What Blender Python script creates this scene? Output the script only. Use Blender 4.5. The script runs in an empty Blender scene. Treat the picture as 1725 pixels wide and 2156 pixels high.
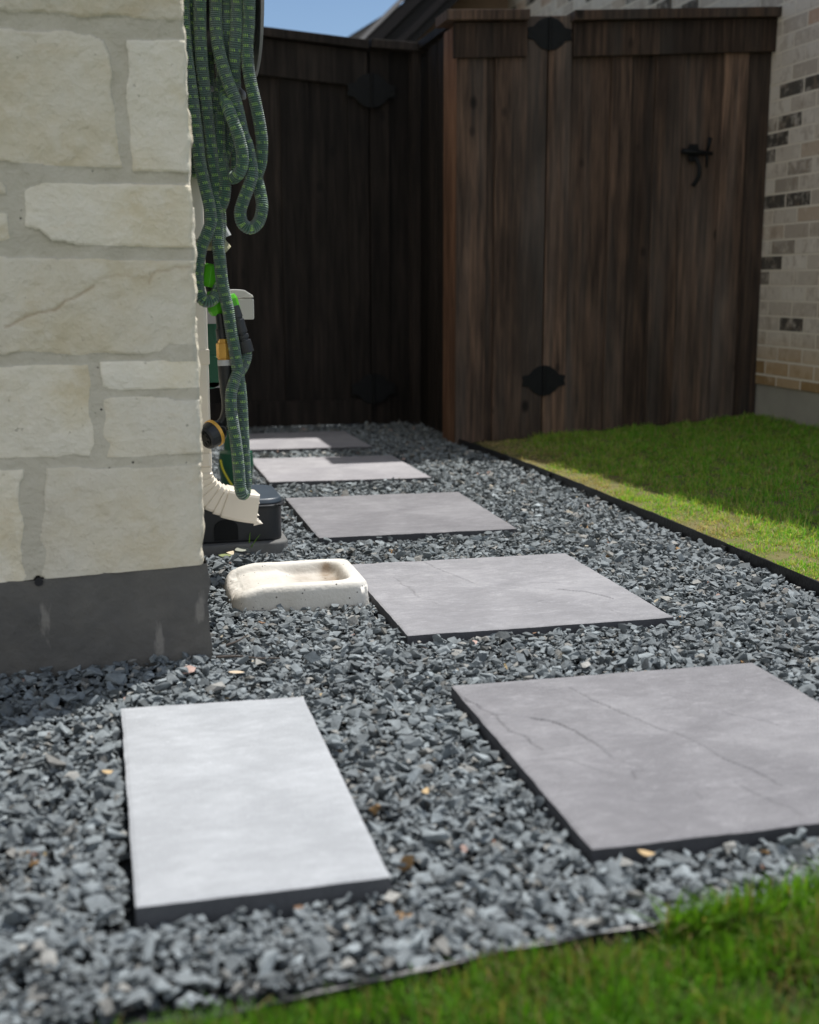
import bpy, bmesh, math, random
import numpy as np
from mathutils import Vector, Matrix

# ------------------------------------------------------------------ camera, world, sun, exposure
S = bpy.context.scene
COL = S.collection
H_CAM, YAW, PITCH, ROLL, FPX = 0.70, math.radians(13.9), 0.18611918, -0.0021026, 2579.61
cd = bpy.data.cameras.new("camera"); cam = bpy.data.objects.new("camera", cd); COL.objects.link(cam)
cam.location = (0, 0, H_CAM)
cam.rotation_euler = (Matrix.Rotation(-YAW, 3, 'Z') @ Matrix.Rotation(math.pi/2 - PITCH, 3, 'X') @ Matrix.Rotation(ROLL, 3, 'Z')).to_euler()
cd.sensor_fit = 'HORIZONTAL'; cd.sensor_width = 24.0; cd.lens = FPX/1725*24.0
cd.clip_start = 0.05; cd.clip_end = 500
cd.dof.use_dof = True; cd.dof.focus_distance = 2.85; cd.dof.aperture_fstop = 2.6; cd.dof.aperture_blades = 9
S.camera = cam

SUNV = Vector((0.33, 0.27, 1.0)).normalized()
w = bpy.data.worlds.new("World"); S.world = w; w.use_nodes = True
nt = w.node_tree; nt.nodes.clear()
bg = nt.nodes.new("ShaderNodeBackground"); out = nt.nodes.new("ShaderNodeOutputWorld"); sky = nt.nodes.new("ShaderNodeTexSky")
sky.sky_type = 'NISHITA'; sky.sun_disc = False
sky.sun_elevation = math.asin(SUNV.z); sky.sun_rotation = math.atan2(SUNV.x, SUNV.y)
sky.air_density = 1.0; sky.dust_density = 0.1; sky.ozone_density = 2.0; sky.altitude = 900
def wn(t, **k):
    n_ = nt.nodes.new(t)
    for a_, b_ in k.items(): setattr(n_, a_, b_)
    return n_
# unseen bright broken cumulus, added behind the viewpoint to fill the shaded walls
tcw = wn("ShaderNodeTexCoord"); dp = wn("ShaderNodeVectorMath", operation='DOT_PRODUCT'); dp.inputs[1].default_value = (-0.25, -0.97, -0.12)
nt.links.new(tcw.outputs['Generated'], dp.inputs[0])
nz_ = wn("ShaderNodeTexNoise"); nz_.inputs['Scale'].default_value = 2.6; nz_.inputs['Detail'].default_value = 7; nt.links.new(tcw.outputs['Generated'], nz_.inputs['Vector'])
ad = wn("ShaderNodeMath", operation='MULTIPLY_ADD'); nt.links.new(dp.outputs['Value'], ad.inputs[0]); ad.inputs[1].default_value = 0.42; nt.links.new(nz_.outputs['Fac'], ad.inputs[2])
cr_ = wn("ShaderNodeValToRGB"); nt.links.new(ad.outputs[0], cr_.inputs[0]); cr_.color_ramp.elements[0].position = 0.50; cr_.color_ramp.elements[1].position = 0.74
mxw = wn("ShaderNodeMix", data_type='RGBA'); nt.links.new(cr_.outputs[0], mxw.inputs[0]); nt.links.new(sky.outputs[0], mxw.inputs[6]); mxw.inputs[7].default_value = (7.1, 7.4, 7.8, 1)
nt.links.new(mxw.outputs[2], bg.inputs[0]); nt.links.new(bg.outputs[0], out.inputs[0])
bg.inputs[1].default_value = 0.075
sd = bpy.data.lights.new("sun", 'SUN'); sun = bpy.data.objects.new("sun", sd); COL.objects.link(sun)
sd.energy = 3.85; sd.angle = math.radians(0.55); sd.color = (1.0, 0.97, 0.925)
sun.rotation_euler = SUNV.to_track_quat('Z', 'Y').to_euler(); sun.location = (4, 3, 9)
S.view_settings.view_transform = 'Standard'; S.view_settings.look = 'None'
S.view_settings.exposure = 0.42; S.view_settings.gamma = 1.0
S.cycles.max_bounces = 6; S.cycles.diffuse_bounces = 4

rng = np.random.default_rng(7); random.seed(7)

# ------------------------------------------------------------------ helpers
CX, CY = 862.5, 1078.0
def ray(px, py):                       # reference-picture pixel (1725 wide) -> world direction from the viewpoint
    u, v = px-CX, py-CY
    c, s = math.cos(ROLL), math.sin(ROLL); u, v = c*u+s*v, -s*u+c*v
    d = (u, FPX*math.cos(PITCH)-v*math.sin(PITCH), -FPX*math.sin(PITCH)-v*math.cos(PITCH))
    c, s = math.cos(-YAW), math.sin(-YAW)
    return Vector((c*d[0]-s*d[1], s*d[0]+c*d[1], d[2]))
def aty(px, py, Y):
    d = ray(px, py); t = Y/d.y; return Vector((d.x*t, Y, H_CAM+d.z*t))
def gnd(px, py, z=0.0):
    d = ray(px, py); t = (z-H_CAM)/d.z; return Vector((d.x*t, d.y*t, z))

def props(o, label=None, cat=None, group=None, kind=None):
    if label: o["label"] = label
    if cat: o["category"] = cat
    if group: o["group"] = group
    if kind: o["kind"] = kind
    return o
def thing(name, label, cat, loc=(0, 0, 0), group=None):
    o = bpy.data.objects.new(name, None); COL.objects.link(o); o.location = loc; o.empty_display_size = 0.05
    return props(o, label, cat, group)

class MB:
    def __init__(s): s.v = []; s.f = []; s.t = []; s.uv = []; s.hasuv = False
    def add(s, vs, fs, t=0.5, uvs=None):
        b = len(s.v); s.v += [tuple(v) for v in vs]; s.f += [tuple(i+b for i in f) for f in fs]
        s.t += [t]*len(vs) if not hasattr(t, '__len__') else list(t)
        if uvs is not None: s.hasuv = True
        s.uv += list(uvs) if uvs is not None else [(0, 0)]*len(vs)
        return s
    def box(s, a, b, t=0.5, M=None):
        x0, y0, z0 = a; x1, y1, z1 = b
        vs = [Vector(p) for p in ((x0,y0,z0),(x1,y0,z0),(x1,y1,z0),(x0,y1,z0),(x0,y0,z1),(x1,y0,z1),(x1,y1,z1),(x0,y1,z1))]
        if M: vs = [M @ v for v in vs]
        return s.add(vs, [(0,3,2,1),(4,5,6,7),(0,1,5,4),(1,2,6,5),(2,3,7,6),(3,0,4,7)], t)
    def prism(s, poly, y0, y1, t=0.5):           # poly in (x,z), extruded along y
        n = len(poly)
        vs = [(p[0], y0, p[1]) for p in poly]+[(p[0], y1, p[1]) for p in poly]
        return s.add(vs, [tuple(range(n)), tuple(range(2*n-1, n-1, -1))]+[(i, i+n, (i+1) % n+n, (i+1) % n) for i in range(n)], t)
    def tube(s, pts, r, n=12, t=0.5, cap=True, uvscale=True):
        pts = [Vector(p) for p in pts]; m = len(pts)
        rr = r if hasattr(r, '__len__') else [r]*m
        tan = [(pts[min(i+1, m-1)]-pts[max(i-1, 0)]).normalized() for i in range(m)]
        nrm = tan[0].orthogonal().normalized()
        if abs(tan[0].z) > 0.5: nrm = Vector((1, 0, 0)).cross(tan[0]).normalized()
        vs = []; uv = []; L = 0
        for i in range(m):
            if i: L += (pts[i]-pts[i-1]).length
            nrm = (nrm-tan[i]*nrm.dot(tan[i])).normalized(); bn = tan[i].cross(nrm)
            for k in range(n):
                a = 2*math.pi*k/n
                vs.append(pts[i]+(nrm*math.cos(a)+bn*math.sin(a))*rr[i])
                uv.append((abs(k/n-0.5)*2 if False else k/n, L))
        fs = [(i*n+k, i*n+(k+1) % n, (i+1)*n+(k+1) % n, (i+1)*n+k) for i in range(m-1) for k in range(n)]
        if cap: fs += [tuple(range(n-1, -1, -1)), tuple(range((m-1)*n, m*n))]
        return s.add(vs, fs, t, uv)
    def build(s, name, mat, parent=None, smooth=False, bevel=0, loc=None, seg=2):
        me = bpy.data.meshes.new(name); P = Vector(parent.location) if parent is not None else Vector((0, 0, 0))
        if parent is not None and parent.parent is not None: P = P+Vector(parent.parent.location)
        if parent is None and loc is not None: P = Vector(loc)
        me.from_pydata([tuple(Vector(v)-P) for v in s.v], [], s.f); me.update()
        at = me.attributes.new("tint", 'FLOAT', 'POINT'); at.data.foreach_set('value', np.array(s.t, dtype=np.float32))
        if s.hasuv:
            ul = me.uv_layers.new(name="UVMap"); li = np.zeros(len(me.loops), dtype=np.int32); me.loops.foreach_get('vertex_index', li)
            ul.data.foreach_set('uv', np.array(s.uv, dtype=np.float32)[li].ravel())
        me.materials.append(mat)
        if smooth: me.polygons.foreach_set('use_smooth', [True]*len(me.polygons))
        o = bpy.data.objects.new(name, me); COL.objects.link(o)
        if parent is not None: o.parent = parent
        elif loc is not None: o.location = loc
        if bevel:
            md = o.modifiers.new("bevel", 'BEVEL'); md.width = bevel; md.segments = seg; md.limit_method = 'ANGLE'; md.angle_limit = math.radians(40)
        return o

def npmesh(name, V, F, mat, attrs=None, colors=None, smooth=False, parent=None, ln=None):
    """V (n,3), F (m,k) int array"""
    me = bpy.data.meshes.new(name); V = np.asarray(V, dtype=np.float32)
    if parent is not None: V = V-np.array(parent.location, dtype=np.float32)
    F = np.asarray(F, dtype=np.int32); k = F.shape[1]
    me.vertices.add(len(V)); me.vertices.foreach_set('co', V.ravel())
    me.loops.add(F.size); me.loops.foreach_set('vertex_index', F.ravel())
    me.polygons.add(len(F)); me.polygons.foreach_set('loop_start', np.arange(0, F.size, k, dtype=np.int32))
    me.polygons.foreach_set('loop_total', np.full(len(F), k, dtype=np.int32))
    me.update(calc_edges=True)
    for n_, a in (attrs or {}).items():
        at = me.attributes.new(n_, 'FLOAT', 'POINT'); at.data.foreach_set('value', np.asarray(a, dtype=np.float32))
    for n_, a in (colors or {}).items():
        at = me.attributes.new(n_, 'FLOAT_COLOR', 'POINT'); c4 = np.ones((len(V), 4), dtype=np.float32); c4[:, :3] = a
        at.data.foreach_set('color', c4.ravel())
    me.materials.append(mat)
    me.polygons.foreach_set('use_smooth', np.full(len(F), smooth, dtype=bool))
    o = bpy.data.objects.new(name, me); COL.objects.link(o)
    if parent is not None: o.parent = parent
    return o
def gridfaces(nu, nv):
    i = np.arange(nu-1)[:, None]*nv+np.arange(nv-1)[None, :]
    return np.stack([i, i+nv, i+nv+1, i+1], -1).reshape(-1, 4)

_perm = rng.random((256, 256))
def vnoise(x, y):
    xi = np.floor(x).astype(int); yi = np.floor(y).astype(int); fx = x-xi; fy = y-yi
    fx = fx*fx*(3-2*fx); fy = fy*fy*(3-2*fy)
    g = lambda a, b: _perm[a & 255, b & 255]
    return (g(xi, yi)*(1-fx)+g(xi+1, yi)*fx)*(1-fy)+(g(xi, yi+1)*(1-fx)+g(xi+1, yi+1)*fx)*fy
def fbm(x, y, sc, o=4):
    r = 0; a = 0.5; x = x*sc+13.7; y = y*sc+5.1
    for _ in range(o): r = r+a*(vnoise(x, y)-0.5); x = x*2.03+7.3; y = y*2.01+3.1; a *= 0.5
    return r*2

def spline(pts, step=0.0012):
    P = [Vector(p) for p in pts]; out = []
    P = [P[0]*2-P[1]]+P+[P[-1]*2-P[-2]]
    for i in range(1, len(P)-2):
        a, b, c, d = P[i-1], P[i], P[i+1], P[i+2]; n = max(2, int((c-b).length/step))
        for k in range(n):
            t = k/n
            out.append(0.5*((2*b)+(c-a)*t+(2*a-5*b+4*c-d)*t*t+(3*b-a-3*c+d)*t**3))
    out.append(P[-2]); return out

# ------------------------------------------------------------------ materials
class NT:
    def __init__(s, name, rough=0.8, spec=0.3):
        s.m = bpy.data.materials.new(name); s.m.use_nodes = True; s.t = s.m.node_tree
        s.b = s.t.nodes["Principled BSDF"]; s.b.inputs['Roughness'].default_value = rough; s.b.inputs['Specular IOR Level'].default_value = spec
        s._c = None
    def n(s, typ, **kw):
        nd = s.t.nodes.new(typ)
        for k, v in kw.items():
            if k in nd.inputs: s.set(nd.inputs[k], v)
            else: setattr(nd, k, v)
        return nd
    def set(s, inp, v):
        if isinstance(v, bpy.types.NodeSocket): s.t.links.new(v, inp)
        else: inp.default_value = v
    def co(s):
        if s._c is None: s._c = s.t.nodes.new("ShaderNodeTexCoord").outputs['Object']
        return s._c
    def scaled(s, sc, rot=(0, 0, 0), vec=None):
        mp = s.t.nodes.new("ShaderNodeMapping"); s.set(mp.inputs[0], vec or s.co()); mp.inputs['Scale'].default_value = sc; mp.inputs['Rotation'].default_value = rot
        return mp.outputs[0]
    def noise(s, scale, detail=4, vec=None, rough=0.55, w=None, dist=0.0):
        nd = s.t.nodes.new("ShaderNodeTexNoise"); nd.inputs['Scale'].default_value = scale; nd.inputs['Detail'].default_value = detail
        nd.inputs['Roughness'].default_value = rough; nd.inputs['Distortion'].default_value = dist
        if w is not None: nd.noise_dimensions = '4D'; s.set(nd.inputs['W'], w)
        s.set(nd.inputs['Vector'], vec or s.co()); return nd.outputs['Fac']
    def ramp(s, fac, stops):
        r = s.t.nodes.new("ShaderNodeValToRGB"); s.set(r.inputs[0], fac); e = r.color_ramp.elements
        while len(e) < len(stops): e.new(0.5)
        for el, (p, c) in zip(e, stops): el.position = p; el.color = (c if hasattr(c, '__len__') else (c, c, c))[:3]+(1,) if hasattr(c, '__len__') else (c, c, c, 1)
        return r.outputs[0]
    def mix(s, fac, a, b, mode='MIX'):
        m = s.t.nodes.new("ShaderNodeMix"); m.data_type = 'RGBA'; m.blend_type = mode
        s.set(m.inputs[0], fac)
        for i, v in ((6, a), (7, b)):
            if hasattr(v, '__len__') and not isinstance(v, bpy.types.NodeSocket): v = tuple(v)[:3]+(1,)
            s.set(m.inputs[i], v)
        return m.outputs[2]
    def math(s, op, a, b=0.0, c=None, clamp=False):
        m = s.t.nodes.new("ShaderNodeMath"); m.operation = op; m.use_clamp = clamp; s.set(m.inputs[0], a); s.set(m.inputs[1], b)
        if c is not None: s.set(m.inputs[2], c)
        return m.outputs[0]
    def attr(s, name, color=False):
        a = s.t.nodes.new("ShaderNodeAttribute"); a.attribute_name = name; return a.outputs['Color' if color else 'Fac']
    def bump(s, h, dist=0.002, strength=1.0, normal=None):
        b = s.t.nodes.new("ShaderNodeBump"); b.inputs['Strength'].default_value = strength; b.inputs['Distance'].default_value = dist
        s.set(b.inputs['Height'], h)
        if normal is not None: s.set(b.inputs['Normal'], normal)
        s.set(s.b.inputs['Normal'], b.outputs[0]); return b.outputs[0]
    def col(s, v):
        if hasattr(v, '__len__') and not isinstance(v, bpy.types.NodeSocket): v = tuple(v)[:3]+(1,)
        s.set(s.b.inputs['Base Color'], v); return s
    def rough(s, v): s.set(s.b.inputs['Roughness'], v); return s

def simple(name, c, rough=0.5, var=0.25, scale=40, spec=0.4, bump=0.0, metal=0.0):
    m = NT(name, rough, spec); n = m.noise(scale, 5)
    m.col(m.mix(n, [x*(1-var) for x in c], [min(1, x*(1+var)) for x in c]))
    if bump: m.bump(m.noise(scale*3, 4), bump)
    m.b.inputs['Metallic'].default_value = metal
    return m.m

# wood stain
def wood(name, dark, mid, light, grey=0.35):
    m = NT(name, 0.75, 0.25); t = m.attr("tint"); W = m.math('MULTIPLY', t, 37.0)
    v = m.scaled((1, 1, 0.06)); g = m.noise(55, 6, v, 0.6, W); g2 = m.noise(9, 3, v, 0.5, W)
    fine = m.noise(220, 3, v, 0.6, W)
    c = m.ramp(g, [(0.32, dark), (0.5, mid), (0.66, light)])
    c = m.mix(m.math('MULTIPLY', m.ramp(g2, [(0.45, 0.0), (0.75, 1.0)]), grey), c, (0.11, 0.105, 0.10) if dark[0] > .02 else (0.03, 0.028, 0.027))
    c = m.mix(m.ramp(m.noise(2.2, 4, m.scaled((1.6, 1.6, 0.5)), 0.6, W), [(0.35, 0.0), (0.7, 0.75)]), c, [x*0.35 for x in dark])
    kn = m.n("ShaderNodeTexVoronoi", voronoi_dimensions='4D'); m.set(kn.inputs['Vector'], m.scaled((1, 1, 0.62))); m.set(kn.inputs['W'], W); kn.inputs['Scale'].default_value = 9.0
    k = m.ramp(kn.outputs['Distance'], [(0.07, 1.0), (0.12, 0.8), (0.2, 0.0)])
    c = m.mix(m.math('MULTIPLY', k, 0.9), c, (0.007, 0.006, 0.0055))
    tv = m.ramp(t, [(0.0, 0.5), (1.0, 1.6)])
    c = m.mix(1.0, c, tv, 'MULTIPLY')
    m.col(c); m.bump(m.math('ADD', fine, m.math('MULTIPLY', g, 0.8)), 0.0015)
    m.rough(m.ramp(g, [(0.3, 0.85), (0.8, 0.6)])); return m.m
M_wood = wood("stained_fence_wood", (0.036, 0.026, 0.021), (0.112, 0.072, 0.052), (0.20, 0.122, 0.082), 0.65)
M_wood_dark = wood("near_black_wood", (0.009, 0.0075, 0.007), (0.021, 0.0165, 0.014), (0.036, 0.026, 0.021), 0.2)  # much darker tone for the far gate and the panels beside it
M_wood_lit = wood("lit_brown_wood", (0.075, 0.038, 0.024), (0.16, 0.085, 0.052), (0.23, 0.13, 0.08), 0.1)  # lighter fence wood; light on the post's side is put into the colour

# limestone cladding (attribute "stone": 1 on stone, 0 on mortar; "sid": random per stone)
def limestone():
    m = NT("limestone_and_mortar", 0.9, 0.15); st = m.attr("stone"); sid = m.attr("sid")
    n1 = m.noise(5, 5, None, 0.6, m.math('MULTIPLY', sid, 9.0)); n2 = m.noise(22, 6, None, 0.65); n3 = m.noise(140, 3)
    c = m.ramp(n1, [(0.3, (0.66, 0.59, 0.44)), (0.42, (0.74, 0.69, 0.57)), (0.54, (0.78, 0.75, 0.67)), (0.75, (0.75, 0.74, 0.70))])
    c = m.mix(m.math('MULTIPLY', m.ramp(n2, [(0.5, 0.0), (0.62, 1.0)]), 0.5), c, (0.82, 0.79, 0.72))
    c = m.mix(m.math('MULTIPLY', m.ramp(m.noise(7, 7, None, 0.72), [(0.52, 0.0), (0.66, 1.0)]), 0.35), c, (0.60, 0.55, 0.45))
    c = m.mix(m.math('MULTIPLY', m.ramp(m.noise(3.3, 5, m.scaled((1, 1, 2.2)), 0.7), [(0.56, 0.0), (0.72, 1.0)]), 0.45), c, (0.60, 0.48, 0.28))
    pit = m.ramp(m.noise(52, 5, m.scaled((1, 1, .6)), .7), [(0.70, 0.0), (0.76, 1.0)])
    c = m.mix(m.math('MULTIPLY', pit, 0.5), c, (0.26, 0.22, 0.16))
    tv = m.ramp(sid, [(0.0, (0.92, 0.88, 0.80)), (1.0, (1.16, 1.12, 1.04))]); c = m.mix(1.0, c, tv, 'MULTIPLY')
    # mortar
    mo = m.ramp(m.noise(9, 5, None, 0.7), [(0.3, (0.535, 0.495, 0.40)), (0.7, (0.65, 0.605, 0.50))])
    vo = m.n("ShaderNodeTexVoronoi", Scale=75.0); m.set(vo.inputs['Vector'], m.co()); sp = m.ramp(vo.outputs['Distance'], [(0.10, 1.0), (0.2, 0.0)])
    sp = m.math('MULTIPLY', sp, m.ramp(m.noise(33, 3), [(0.62, 0.0), (0.68, 1.0)]))
    mo = m.mix(sp, mo, (0.05, 0.045, 0.04))
    c = m.mix(m.ramp(st, [(0.35, 0.0), (0.6, 1.0)]), mo, c)
    cr = m.attr("crack"); c = m.mix(m.math('MULTIPLY', cr, 0.6), c, (0.33, 0.2, 0.09))
    m.col(c)
    h = m.math('ADD', m.math('MULTIPLY', n2, 1.0), m.math('MULTIPLY', n3, 0.25)); h = m.math('SUBTRACT', h, m.math('MULTIPLY', sp, 0.4)); h = m.math('SUBTRACT', h, m.math('MULTIPLY', pit, 0.25))
    m.bump(h, 0.008); return m.m
M_lime = limestone()
def conc():
    m = NT("dark_foundation_concrete", 0.9, 0.2)
    n = m.noise(7, 6, None, 0.65); c = m.ramp(n, [(0.3, (0.105, 0.103, 0.10)), (0.52, (0.14, 0.134, 0.124)), (0.75, (0.19, 0.178, 0.16))])
    s = m.ramp(m.noise(16, 4, m.scaled((1.3, 1, 0.35)), 0.6), [(0.64, 0.0), (0.70, 1.0)])
    c = m.mix(m.math('MULTIPLY', s, 0.6), c, (0.32, 0.30, 0.27)); m.col(c)
    m.bump(m.noise(45, 6, None, 0.7), 0.004); return m.m
M_conc = conc()

def slabmat(name, a, b, c3, bumpy=1.0):
    m = NT(name, 0.82, 0.25)
    v = m.scaled((1.0, 1.9, 1), (0, 0, math.radians(-32)))
    n = m.noise(4.0, 6, v, 0.62); n2 = m.noise(38, 5, v, 0.7); n3 = m.noise(260, 3)
    c = m.ramp(n, [(0.28, a), (0.5, b), (0.74, c3)])
    c = m.mix(m.math('MULTIPLY', m.ramp(n2, [(0.52, 0.0), (0.68, 1.0)]), 0.42), c, [min(1, x*1.25) for x in c3])
    n6 = m.noise(11, 7, v, 0.7); c = m.mix(m.ramp(n6, [(0.42, 0.42), (0.62, 0.0)]), c, [x*0.68 for x in a])
    c = m.mix(m.math('MULTIPLY', m.attr("crack"), 0.6), c, [x*0.4 for x in a])
    c = m.mix(m.math('MULTIPLY', m.ramp(m.noise(1.3, 3), [(0.45, 0.0), (0.7, 1.0)]), 0.18), c, [x*0.7 for x in a])
    n5 = m.ramp(m.noise(90, 2), [(0.72, 0.0), (0.76, 1.0)]); c = m.mix(m.math('MULTIPLY', n5, 0.35), c, [x*1.5 for x in c3])
    c = m.mix(m.math('MULTIPLY', m.attr("edge"), 0.85), c, (0.05, 0.052, 0.06))  # shade on the slab sides is put into their colour
    m.col(c); gr = m.ramp(m.noise(420, 2), [(0.3, .86), (0.7, 1.12)]); c = m.mix(1.0, c, gr, 'MULTIPLY'); m.col(c); h = m.math('ADD', m.math('MULTIPLY', n2, 0.6), m.math('MULTIPLY', n3, 0.12)); h = m.math('ADD', h, m.math('MULTIPLY', n6, 0.8)); m.bump(h, 0.0032*bumpy); return m.m
M_slab_pale = slabmat("pale_grey_paver", (0.395, 0.41, 0.43), (0.415, 0.43, 0.45), (0.435, 0.45, 0.47), 0.25)
M_slab = slabmat("lavender_slate_paver", (0.262, 0.26, 0.275), (0.308, 0.305, 0.32), (0.358, 0.355, 0.37))
M_slab_dark = slabmat("mauve_slate_paver", (0.20, 0.196, 0.208), (0.24, 0.236, 0.248), (0.29, 0.286, 0.298))
M_slab_light = slabmat("light_slate_paver", (0.33, 0.32, 0.34), (0.37, 0.36, 0.375), (0.42, 0.41, 0.42), 0.6)

def colmat(name, rough, spec, bump=0.0, bs=300, var=0.3, trans=0.0):
    m = NT(name, rough, spec); a = m.attr("tint", True); n = m.noise(bs*0.35, 4, None, 0.65)
    v = m.ramp(n, [(0.25, 1-var), (0.75, 1+var)]); m.col(m.mix(1.0, a, v, 'MULTIPLY'))
    if bump: m.bump(m.noise(bs, 3), bump)
    if trans:
        tr = m.n("ShaderNodeBsdfTranslucent"); m.set(tr.inputs[0], m.mix(1.0, a, (1.15, 1.3, 0.5, 1), 'MULTIPLY')); mx = m.n("ShaderNodeMixShader"); mx.inputs[0].default_value = trans
        m.t.links.new(m.b.outputs[0], mx.inputs[1]); m.t.links.new(tr.outputs[0], mx.inputs[2])
        m.t.links.new(mx.outputs[0], m.t.nodes["Material Output"].inputs[0])
    return m.m
M_gravel = colmat("crushed_slate", 0.78, 0.35, 0.0011, 240, 0.3)
M_grass = colmat("grass_blade", 0.6, 0.3, 0, 60, 0.15, 0.5)

def soil(name, c1, c2, c3):
    m = NT(name, 0.95, 0.1); n = m.noise(6, 6, None, 0.7); n2 = m.noise(60, 5, None, 0.7)
    c = m.mix(n2, m.ramp(n, [(0.3, c1), (0.6, c2), (0.8, c3)]), c1); m.col(c); m.bump(n2, 0.01); return m.m
M_soil = soil("lawn_soil", (0.13, 0.14, 0.05), (0.26, 0.21, 0.11), (0.42, 0.30, 0.19))
M_soil_front = soil("front_lawn_soil", (0.03, 0.045, 0.012), (0.055, 0.06, 0.022), (0.10, 0.075, 0.04))
M_bed = soil("gravel_fines", (0.03, 0.033, 0.034), (0.05, 0.053, 0.055), (0.07, 0.072, 0.074))
M_far = soil("ground_far", (0.07, 0.09, 0.03), (0.1, 0.1, 0.05), (0.13, 0.11, 0.07))
M_edging = simple("black_steel_edging", (0.012, 0.012, 0.014), 0.38, 0.3, 30, 0.45, 0.002)
M_black = simple("matte_black_plastic", (0.022, 0.024, 0.027), 0.38, 0.3, 12, 0.5, 0.0005)
M_lid = simple("blue_grey_plastic_lid", (0.045, 0.062, 0.082), 0.42, 0.3, 10, 0.5, 0.0003)  # lid a lighter blue-grey than the box body
M_iron = simple("black_iron_hardware", (0.005, 0.006, 0.007), 0.6, 0.3, 40, 0.25, 0.0005)
M_cream = simple("cream_painted_metal", (0.78, 0.72, 0.62), 0.4, 0.07, 14, 0.4, 0.0002)
M_grey_metal = simple("grey_hanger_metal", (0.26, 0.26, 0.27), 0.45, 0.1, 20, 0.5)
M_splash = None
M_lime_green = simple("lime_green_plastic", (0.10, 0.50, 0.015), 0.35, 0.12, 20, 0.5)
M_dark_green = simple("dark_green_plastic", (0.010, 0.085, 0.045), 0.35, 0.3, 9, 0.5)
M_yellow = simple("yellow_cord", (0.6, 0.52, 0.03), 0.5, 0.15, 60)
M_brass = simple("brass", (0.78, 0.45, 0.11), 0.28, 0.25, 60, 0.5, 0.0003, 0.55)
M_gold = simple("gold_ring", (0.85, 0.48, 0.09), 0.3, 0.1, 30, 0.5, 0, 0.2)
M_white_gloss = simple("light_grey_plastic", (0.55, 0.56, 0.57), 0.3, 0.05, 30)
M_leaf_dry = simple("dry_leaf", (0.55, 0.40, 0.22), 0.7, 0.4, 70, 0.2, 0.001)
M_leaf_green = simple("weed_green", (0.16, 0.30, 0.04), 0.5, 0.35, 50, 0.3)
M_twig = simple("twig_bark", (0.10, 0.085, 0.075), 0.9, 0.35, 90, 0.1, 0.001)
M_fascia = simple("dark_fascia_paint", (0.032, 0.028, 0.03), 0.55, 0.2, 5)
M_soffit = simple("shaded_soffit", (0.02, 0.02, 0.022), 0.7, 0.2, 5)
M_teal = simple("teal_trim_paint", (0.03, 0.28, 0.25), 0.5, 0.1, 8)

def hosemat():
    m = NT("braided_hose_fabric", 0.42, 0.7)
    uv = m.t.nodes.new("ShaderNodeUVMap"); uv.uv_map = "UVMap"; sp = m.n("ShaderNodeSeparateXYZ"); m.set(sp.inputs[0], uv.outputs[0])
    U, V = sp.outputs[0], sp.outputs[1]
    rib = m.math('SINE', m.math('MULTIPLY', V, 2*math.pi/0.0042))
    rb = m.ramp(m.math('MULTIPLY_ADD', rib, 0.5, 0.5), [(0.15, 0.0), (0.6, 1.0)])
    Vs = m.math('ADD', V, m.math('MULTIPLY', U, 0.0))
    b1 = m.math('LESS_THAN', m.math('FRACT', m.math('DIVIDE', Vs, 0.0190)), 0.30)
    ang = m.math('ADD', m.math('MULTIPLY', U, 22.0), m.math('MULTIPLY', V, 60.0))
    b2 = m.math('LESS_THAN', m.math('FRACT', ang), 0.42)
    b3 = m.math('GREATER_THAN', m.math('FRACT', m.math('ADD', m.math('MULTIPLY', U, 4.0), m.math('MULTIPLY', V, 9.0))), 0.33)
    dash = m.math('MULTIPLY', m.math('MULTIPLY', b1, b2), b3)
    dash = m.math('MULTIPLY', dash, m.ramp(m.noise(38, 4), [(0.35, 0.55), (0.55, 1.0)]))
    base = m.mix(m.noise(25, 3), (0.016, 0.115, 0.07), (0.028, 0.155, 0.10))
    grey = m.math('GREATER_THAN', m.math('FRACT', m.math('ADD', m.math('MULTIPLY', U, 2.0), m.math('MULTIPLY', V, 1.3))), 0.66)
    base = m.mix(m.math('MULTIPLY', grey, 0.6), base, (0.09, 0.15, 0.16))
    base = m.mix(m.math('MULTIPLY', m.math('SUBTRACT', 1.0, rb), 0.75), base, (0.004, 0.02, 0.014))
    crest = m.math('MULTIPLY', m.ramp(rb, [(0.7, 0.0), (1.0, 1.0)]), m.ramp(m.noise(300, 2), [(0.35, 0.1), (0.65, 0.5)]))
    base = m.mix(m.math('MULTIPLY', crest, 0.28), base, (0.26, 0.36, 0.32))  # pale rib crests: sun highlights painted into the hose colour
    m.col(m.mix(dash, base, (0.46, 0.80, 0.12)))
    weave = m.math('SINE', m.math('MULTIPLY', U, 2*math.pi*44)); h = m.math('ADD', m.math('MULTIPLY', rib, 0.7), m.math('MULTIPLY', weave, 0.2))
    m.bump(h, 0.0012); m.b.inputs['Sheen Weight'].default_value = 0.5
    return m.m
M_hose = hosemat()

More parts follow.
